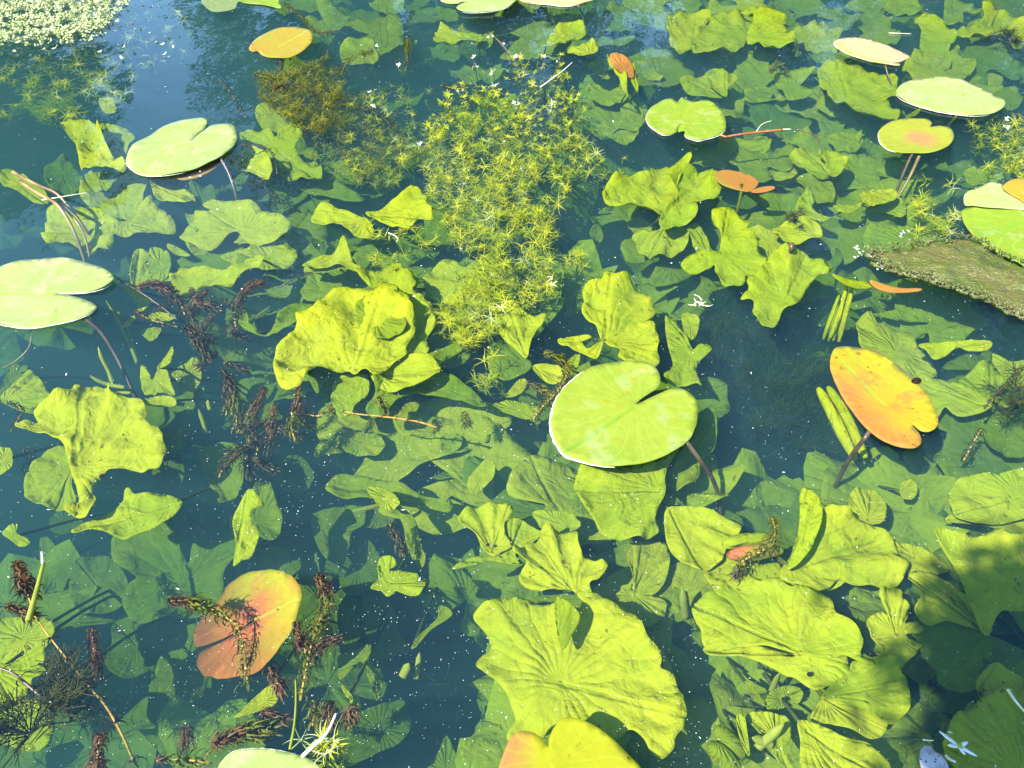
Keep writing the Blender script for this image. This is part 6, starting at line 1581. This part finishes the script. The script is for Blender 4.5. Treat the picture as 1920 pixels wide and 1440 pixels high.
stalk_thing('22', '1830,1000,-.003 1870,1060,-.006 1925,1125,-.003', .0022, 'straw', 'straw', 'pale straw lying on the large corner leaf', 'straw')
stalk_thing('22', '1350,1280,-.003 1380,1285,-.004 1410,1285,-.003', .0010, 'straw', 'straw', 'short pale straw floating beyond the white shell', 'straw')
stalk_thing('22', '1480,1370,-.003 1500,1390,-.005 1535,1405,-.003', .0022, 'straw', 'straw', 'yellow seed-like straw between shell and cream star flower', 'straw')


def ribbon(tile, spec, w, label, group):
    p = stalk_path(tile, spec)
    v, f = [], []
    n = len(p)
    for i, q in enumerate(p):
        t = (p[min(i + 1, n - 1)] - p[max(i - 1, 0)]).normalized()
        s = t.cross(Vector((0, -.5, 1))).normalized()
        k = w * min(1, 3 * (1 - i / (n - 1)) + .12)
        up = s.cross(t) * k * .25
        v += [q - p[0] - s * k, q - p[0] + up, q - p[0] + s * k]
    for i in range(n - 1):
        o = i * 3
        f += [(o, o + 1, o + 4, o + 3), (o + 1, o + 2, o + 5, o + 4)]
    me = mesh_from('ribbon_leaf', v, f, M['ribbon'])
    o = link('ribbon_leaf', me)
    o.location = p[0]
    add_thick(o, .0008)
    tag(o, label, 'water plant', group)


RB = [('01', '770,600,.14 740,520,.12 690,420,.09 640,320,.06 595,250,.03', .004, 'longest hazy ribbon leaf beside the dark stalk of the cut-off pad'),
      ('01', '770,560,.15 730,440,.12 680,340,.09 640,270,.06', .003, 'hazy ribbon leaf close behind the longest one'), ('01', '630,720,.10 610,650,.08 570,570,.05 552,510,.03', .004, 'short bright ribbon leaf crossing the dark stalk'),
      ('01', '700,738,.09 620,725,.09 550,700,.08 505,672,.07', .004, 'ribbon leaf lying flat above the pleated fan'), ('01', '1160,1000,.15 1140,930,.13 1115,860,.11', .004, 'faint upright ribbon beside the tall dim leaf'),
      ('01', '1180,865,.09 1172,835,.08 1168,810,.07', .004, 'short pale ribbon stub beside the tall dim leaf'), ('01', '735,770,.08 690,768,.08 640,770,.08', .003, 'tiny flat ribbon at the dark stalk above the fan'),
      ('12', '1885,1160,.14 1870,1040,.12 1840,900,.10 1780,790,.08 1700,710,.06', .008, 'long dark ribbon curving around the largest sunken leaf'),
      ('22', '500,1010,.11 520,960,.09 545,905,.06', .005, 'narrow blade above the snail leaf'), ('22', '420,1330,.06 460,1290,.05 520,1240,.04 570,1190,.03', .006, 'narrow blade at the near edge, upper one'),
      ('22', '510,1310,.06 450,1290,.05 390,1270,.04', .006, 'narrow blade at the near edge, lower one'), ('22', '20,600,.14 10,520,.11 0,430,.08', .007, 'pale upright blade below the scalloped leaf'), ('22', '50,590,.15 25,520,.13 20,440,.10', .004, 'thin upright blade below the scalloped leaf'),
      ('11', '250,1390,.10 180,1410,.09 60,1435,.08', .004, 'slanting blade under the long sloping leaf'), ('12', '340,930,.10 360,890,.09 380,850,.08', .006, 'little yellow blade below the spoon-tipped leaf'),
      ('12', '420,940,.12 430,860,.11 440,790,.10', .004, 'dim blade below the spoon-tipped leaf')]
for t, s, w, lab in RB:
    ribbon(t, s, w, lab, 'ribbon leaves under water')

# pale curled sprig floating in midwater, and the little cream star flower
def curl_sprig(tile, x, y, label, seed, mat='straw', n=7, r=.02, name='dead_sprig', cat='floating sprig'):
    rnd = random.Random(seed)
    c = at(*tpx(tile, x, y), .004)
    root = tag(empty(name, c), label, cat)
    for k in range(n):
        a = rnd.uniform(0, 6.28)
        b = a + rnd.uniform(-1.6, 1.6)
        L = r * rnd.uniform(.6, 1.5)
        o = Vector((rnd.uniform(-.012, .012), rnd.uniform(-.012, .012), 0))
        p = [o, o + Vector((math.cos(a), math.sin(a), .15)) * L * .5, o + Vector((math.cos(a) + math.cos(b), math.sin(a) + math.sin(b), .05)) * L * .5]
        v, f = tube_geo([Vector(q) for q in catmull(p, False, 4)], lambda t: .0014 * (1 - .7 * t), 5)
        link('tendril', mesh_from('tendril', v, f, M[mat]), root)
    return root


curl_sprig('21', 90, 265, 'pale curled dead sprig floating beyond the narrow pleated leaf', 4)
curl_sprig('11', 1190, 135, 'pale tiny curled sprig at the near outer end of the starwort bed', 6, n=5, r=.014)
fl = tag(empty('star_flower', at(*tpx('22', 1555, 1320), .005)), 'little cream star flower with narrow petals on the large corner leaf', 'flower')
for k, (a, L) in enumerate(((2.4, .026), (3.1, .015), (0.4, .013), (5.6, .020), (4.9, .011))):
    d, s = Vector((math.cos(a), math.sin(a), .12)), Vector((-math.sin(a), math.cos(a), 0))
    v = []
    for t, w in ((0, .0012), (.3, .0022), (.7, .0018), (1.0, .0003)):
        v += [d * (L * t) - s * w, d * (L * t) + Vector((0, 0, .0012)), d * (L * t) + s * w]
    f = []
    for i in range(3):
        o = i * 3
        f += [(o, o + 1, o + 4, o + 3), (o + 1, o + 2, o + 5, o + 4)]
    add_thick(link('petal', mesh_from('petal', v, f, M['blossom']), fl), .0008)
bm = bmesh.new()
bmesh.ops.create_uvsphere(bm, u_segments=10, v_segments=6, radius=.003)
me = bpy.data.meshes.new('flower_centre')
bm.to_mesh(me)
bm.free()
me.materials.append(M['starwort'])
o = link('flower_centre', me, fl)
o.location = (0, 0, .003)
o.scale = (1, 1, .7)

# ------------------------------------------------------------------ shell, snails, beetle, loose bits and dust
def lathe(prof, n, mat, name):
    v, f = [], []
    for r, z in prof:
        for k in range(n):
            a = 2 * math.pi * k / n
            v.append((r * math.cos(a), r * math.sin(a), z))
    for i in range(len(prof) - 1):
        for k in range(n):
            f.append((i * n + k, i * n + (k + 1) % n, (i + 1) * n + (k + 1) % n, (i + 1) * n + k))
    f.append(tuple(range(n - 1, -1, -1)))
    f.append(tuple(range((len(prof) - 1) * n, len(prof) * n)))
    return mesh_from(name, v, f, mat)


def shell_material():
    m, g = new_mat('speckled white shell')
    pos = g.n('ShaderNodeTexCoord').outputs['Object']
    vo = g.n('ShaderNodeTexVoronoi')
    g.l(pos, vo.inputs['Vector'])
    vo.inputs['Scale'].default_value = 170.0
    c = g.mix(g.ramp(vo.outputs['Distance'], 0.16, 0.26), (0.03, 0.03, 0.03), (0.34, 0.32, 0.28))
    c = g.mix(g.math('MULTIPLY', g.ramp(g.noise(pos, 60.0, 3.0), .45, .65), .7), c, (0.17, 0.16, 0.14))
    pr = g.n('ShaderNodeBsdfPrincipled')
    g.l(c, pr.inputs['Base Color'])
    pr.inputs['Roughness'].default_value = .35
    out = g.n('ShaderNodeOutputMaterial')
    g.l(pr.outputs[0], out.inputs['Surface'])
    return m


M['shell'] = shell_material()
sh_ol = pts('22', '1340,1330 1365,1312 1395,1318 1410,1345 1440,1370 1475,1400 1495,1440 1480,1480 1420,1500 1360,1480 1330,1420 1328,1370')
count[0] += 1
me, c3, rm, ring, _d = leaf_blade('valve', sh_ol, tpx('22', 1400, 1410), .003, M['shell'], ruff=0.02, bulge=.30, grid=18, seed=77, top=1.0)
sh = tag(empty('white_shell', c3), 'speckled greyish-white shell at the near edge beside the corner leaf', 'shell')
add_thick(link('valve', me, sh), .003)

snail_me = lathe([(.0006, .0048), (.0022, .0046), (.0038, .0036), (.0050, .0022), (.0054, .0008), (.0044, -.0006)], 14, M['snail'], 'shell')
whorl_v, whorl_f = tube_geo([Vector((math.cos(a) * (.0046 - a * .00035), math.sin(a) * (.0046 - a * .00035), .0014 + a * .00033)) for a in [i * .35 for i in range(34)]], lambda t: .0017 * (1 - .8 * t), 6)
spire_me = mesh_from('spire', whorl_v, whorl_f, M['snail'])
for x, y, d, s, lab in ((715 + 1280 - 1280, 915, .0, 1, ''),):
    pass
SNAILS = [('22', 713, 914, .036, 1.1, 'black pond snail on the folded lower lip of the very big leaf'), ('22', 572, 1056, .085, 1.2, 'black pond snail on the hazy leaf near the near edge'),
          ('01', 575, 1240, .03, 1.5, 'black round pond snail at the foot of the pleated fan leaf'), ('21', 1313, 705, -.006, 1.25, 'black beetle-like snail on the rim of the orange oval leaf'),
          ('11', 187, 314, .03, .9, 'tiny black snail on the largest crumpled leaf'), ('20', 1070, 1077, .03, .7, 'tiny black snail beside the flat yellow leaf'), ('20', 168, 250, .05, .9, 'small black snail on the veined far wing'),
          ('20', 410, 203, .03, .6, 'tiny black snail on the bright ragged far wing'), ('12', 825, 185, .05, 1.0, 'black snail on the veined yellow leaf of midwater'), ('10', 1818, 1337, .05, .7, 'tiny black snail on the lower hanging lobe')]
for t, x, y, d, s, lab in SNAILS:
    r = tag(empty('pond_snail', at(*tpx(t, x, y), -d)), lab, 'snail', 'black pond snails')
    for nm, me in (('shell', snail_me), ('spire', spire_me)):
        o = link(nm, me, r)
        o.scale = (s * .55, s * .62, s * .5) if d > 0 else (s, s * 1.4, s)
        o.rotation_euler = (.2, .1, x % 6)

# floating bits: bark crumbs beside the pads and petals; then the fine dust on the water
rnd = random.Random(21)
v, f = [], []


def bit(p, s, el=1.0):
    b = len(v)
    q = Quaternion((0, 0, 1), rnd.uniform(0, 6.28)) @ Quaternion((1, 0, 0), rnd.gauss(0, .4))
    for t in ((el, 0, 0), (0, .8, 0), (-el, 0, 0), (0, -.8, 0), (0, 0, .6), (0, 0, -.4)):
        v.append(p + q @ (Vector(t) * s))
    for i in range(4):
        f.append((b + i, b + (i + 1) % 4, b + 4))
        f.append((b + (i + 1) % 4, b + i, b + 5))


DENS = lambda x, y: (0.25 + 0.75 * min(1, max(0, (y - 420) / 700))) * (0.55 + 0.9 * max(0, noise.noise(Vector((x * .009, y * .009, 2.0))) + .22)) * (1.15 if 350 < x < 1350 else .65)
k = 0
while k < 3900:
    x, y = rnd.uniform(-20, 1940), rnd.uniform(0, 1460)
    if rnd.random() > DENS(x, y):
        continue
    k += 1
    p = at(x, y, -abs(rnd.gauss(.0, .012)) if rnd.random() < .7 else .0008)
    px = (p - EYE).dot(CF) / FPX
    s = px * rnd.choice((.42, .5, .55, .62, .7, .95))
    bit(p, s, rnd.choice((1, 1, 1, 1.8)))
for k in range(70):
    x, y = rnd.uniform(0, 1920), rnd.uniform(200, 1440)
    p = at(x, y, .001)
    bit(p, (p - EYE).dot(CF) / FPX * rnd.uniform(1.0, 1.9), rnd.choice((1, 1.4, 3)))
for x, y in ((1600, 465), (1612, 470), (1625, 480), (1640, 490), (1650, 500), (1610, 478), (1690, 440), (1700, 432)):
    for q in range(3):
        p = at(x + rnd.uniform(-8, 8), y + rnd.uniform(-5, 5), .001)
        bit(p, (p - EYE).dot(CF) / FPX * rnd.uniform(1.2, 2.6), 1.6)
tag(link('dust', mesh_from('dust', v, f, M['speck'], False)), 'pale dust and pollen specks drifting on the water', 'dust', kind='stuff')

# ------------------------------------------------------------------ unseen branch added behind the viewer to cast the black shadow
def added_shade_branch():
    base = Vector((-1.5, -1.6, 0.3))
    root = tag(empty('added_shade_bush', base), 'unseen leafy bush added behind the viewer so its branch shades the near water', 'bush')
    tip = Vector((-0.40, -0.365, 1.62))
    pth = [Vector((0, 0, -.1)), Vector((.1, .1, .7)), Vector((.45, .5, 1.25)), tip - base]
    pth = [Vector(q) for q in catmull(pth, False, 5)]
    tv, tf = tube_geo(pth, lambda t: .03 * (1 - .8 * t) + .003, 8)
    link('stem', mesh_from('stem', tv, tf, M['bark']), root)
    rnd = random.Random(5)
    v, f = [], []
    for k in range(2600):
        c = (tip - base) + Vector((rnd.gauss(0.02, .045), rnd.gauss(0, .055), rnd.gauss(0, .07)))
        if k > 2200:
            c = pth[rnd.randrange(8, len(pth))] + Vector((rnd.gauss(-.05, .07), rnd.gauss(-.05, .07), rnd.gauss(0, .08)))
        a = Vector((rnd.gauss(0, 1), rnd.gauss(0, 1), rnd.gauss(0, .8))).normalized() * rnd.uniform(.025, .045)
        b = a.orthogonal().normalized() * .009
        i = len(v)
        v += [c - a, c + b, c + a, c - b]
        f.append((i, i + 1, i + 2, i + 3))
    link('foliage', mesh_from('foliage', v, f, M['shadeleaf'], False), root)


added_shade_branch()
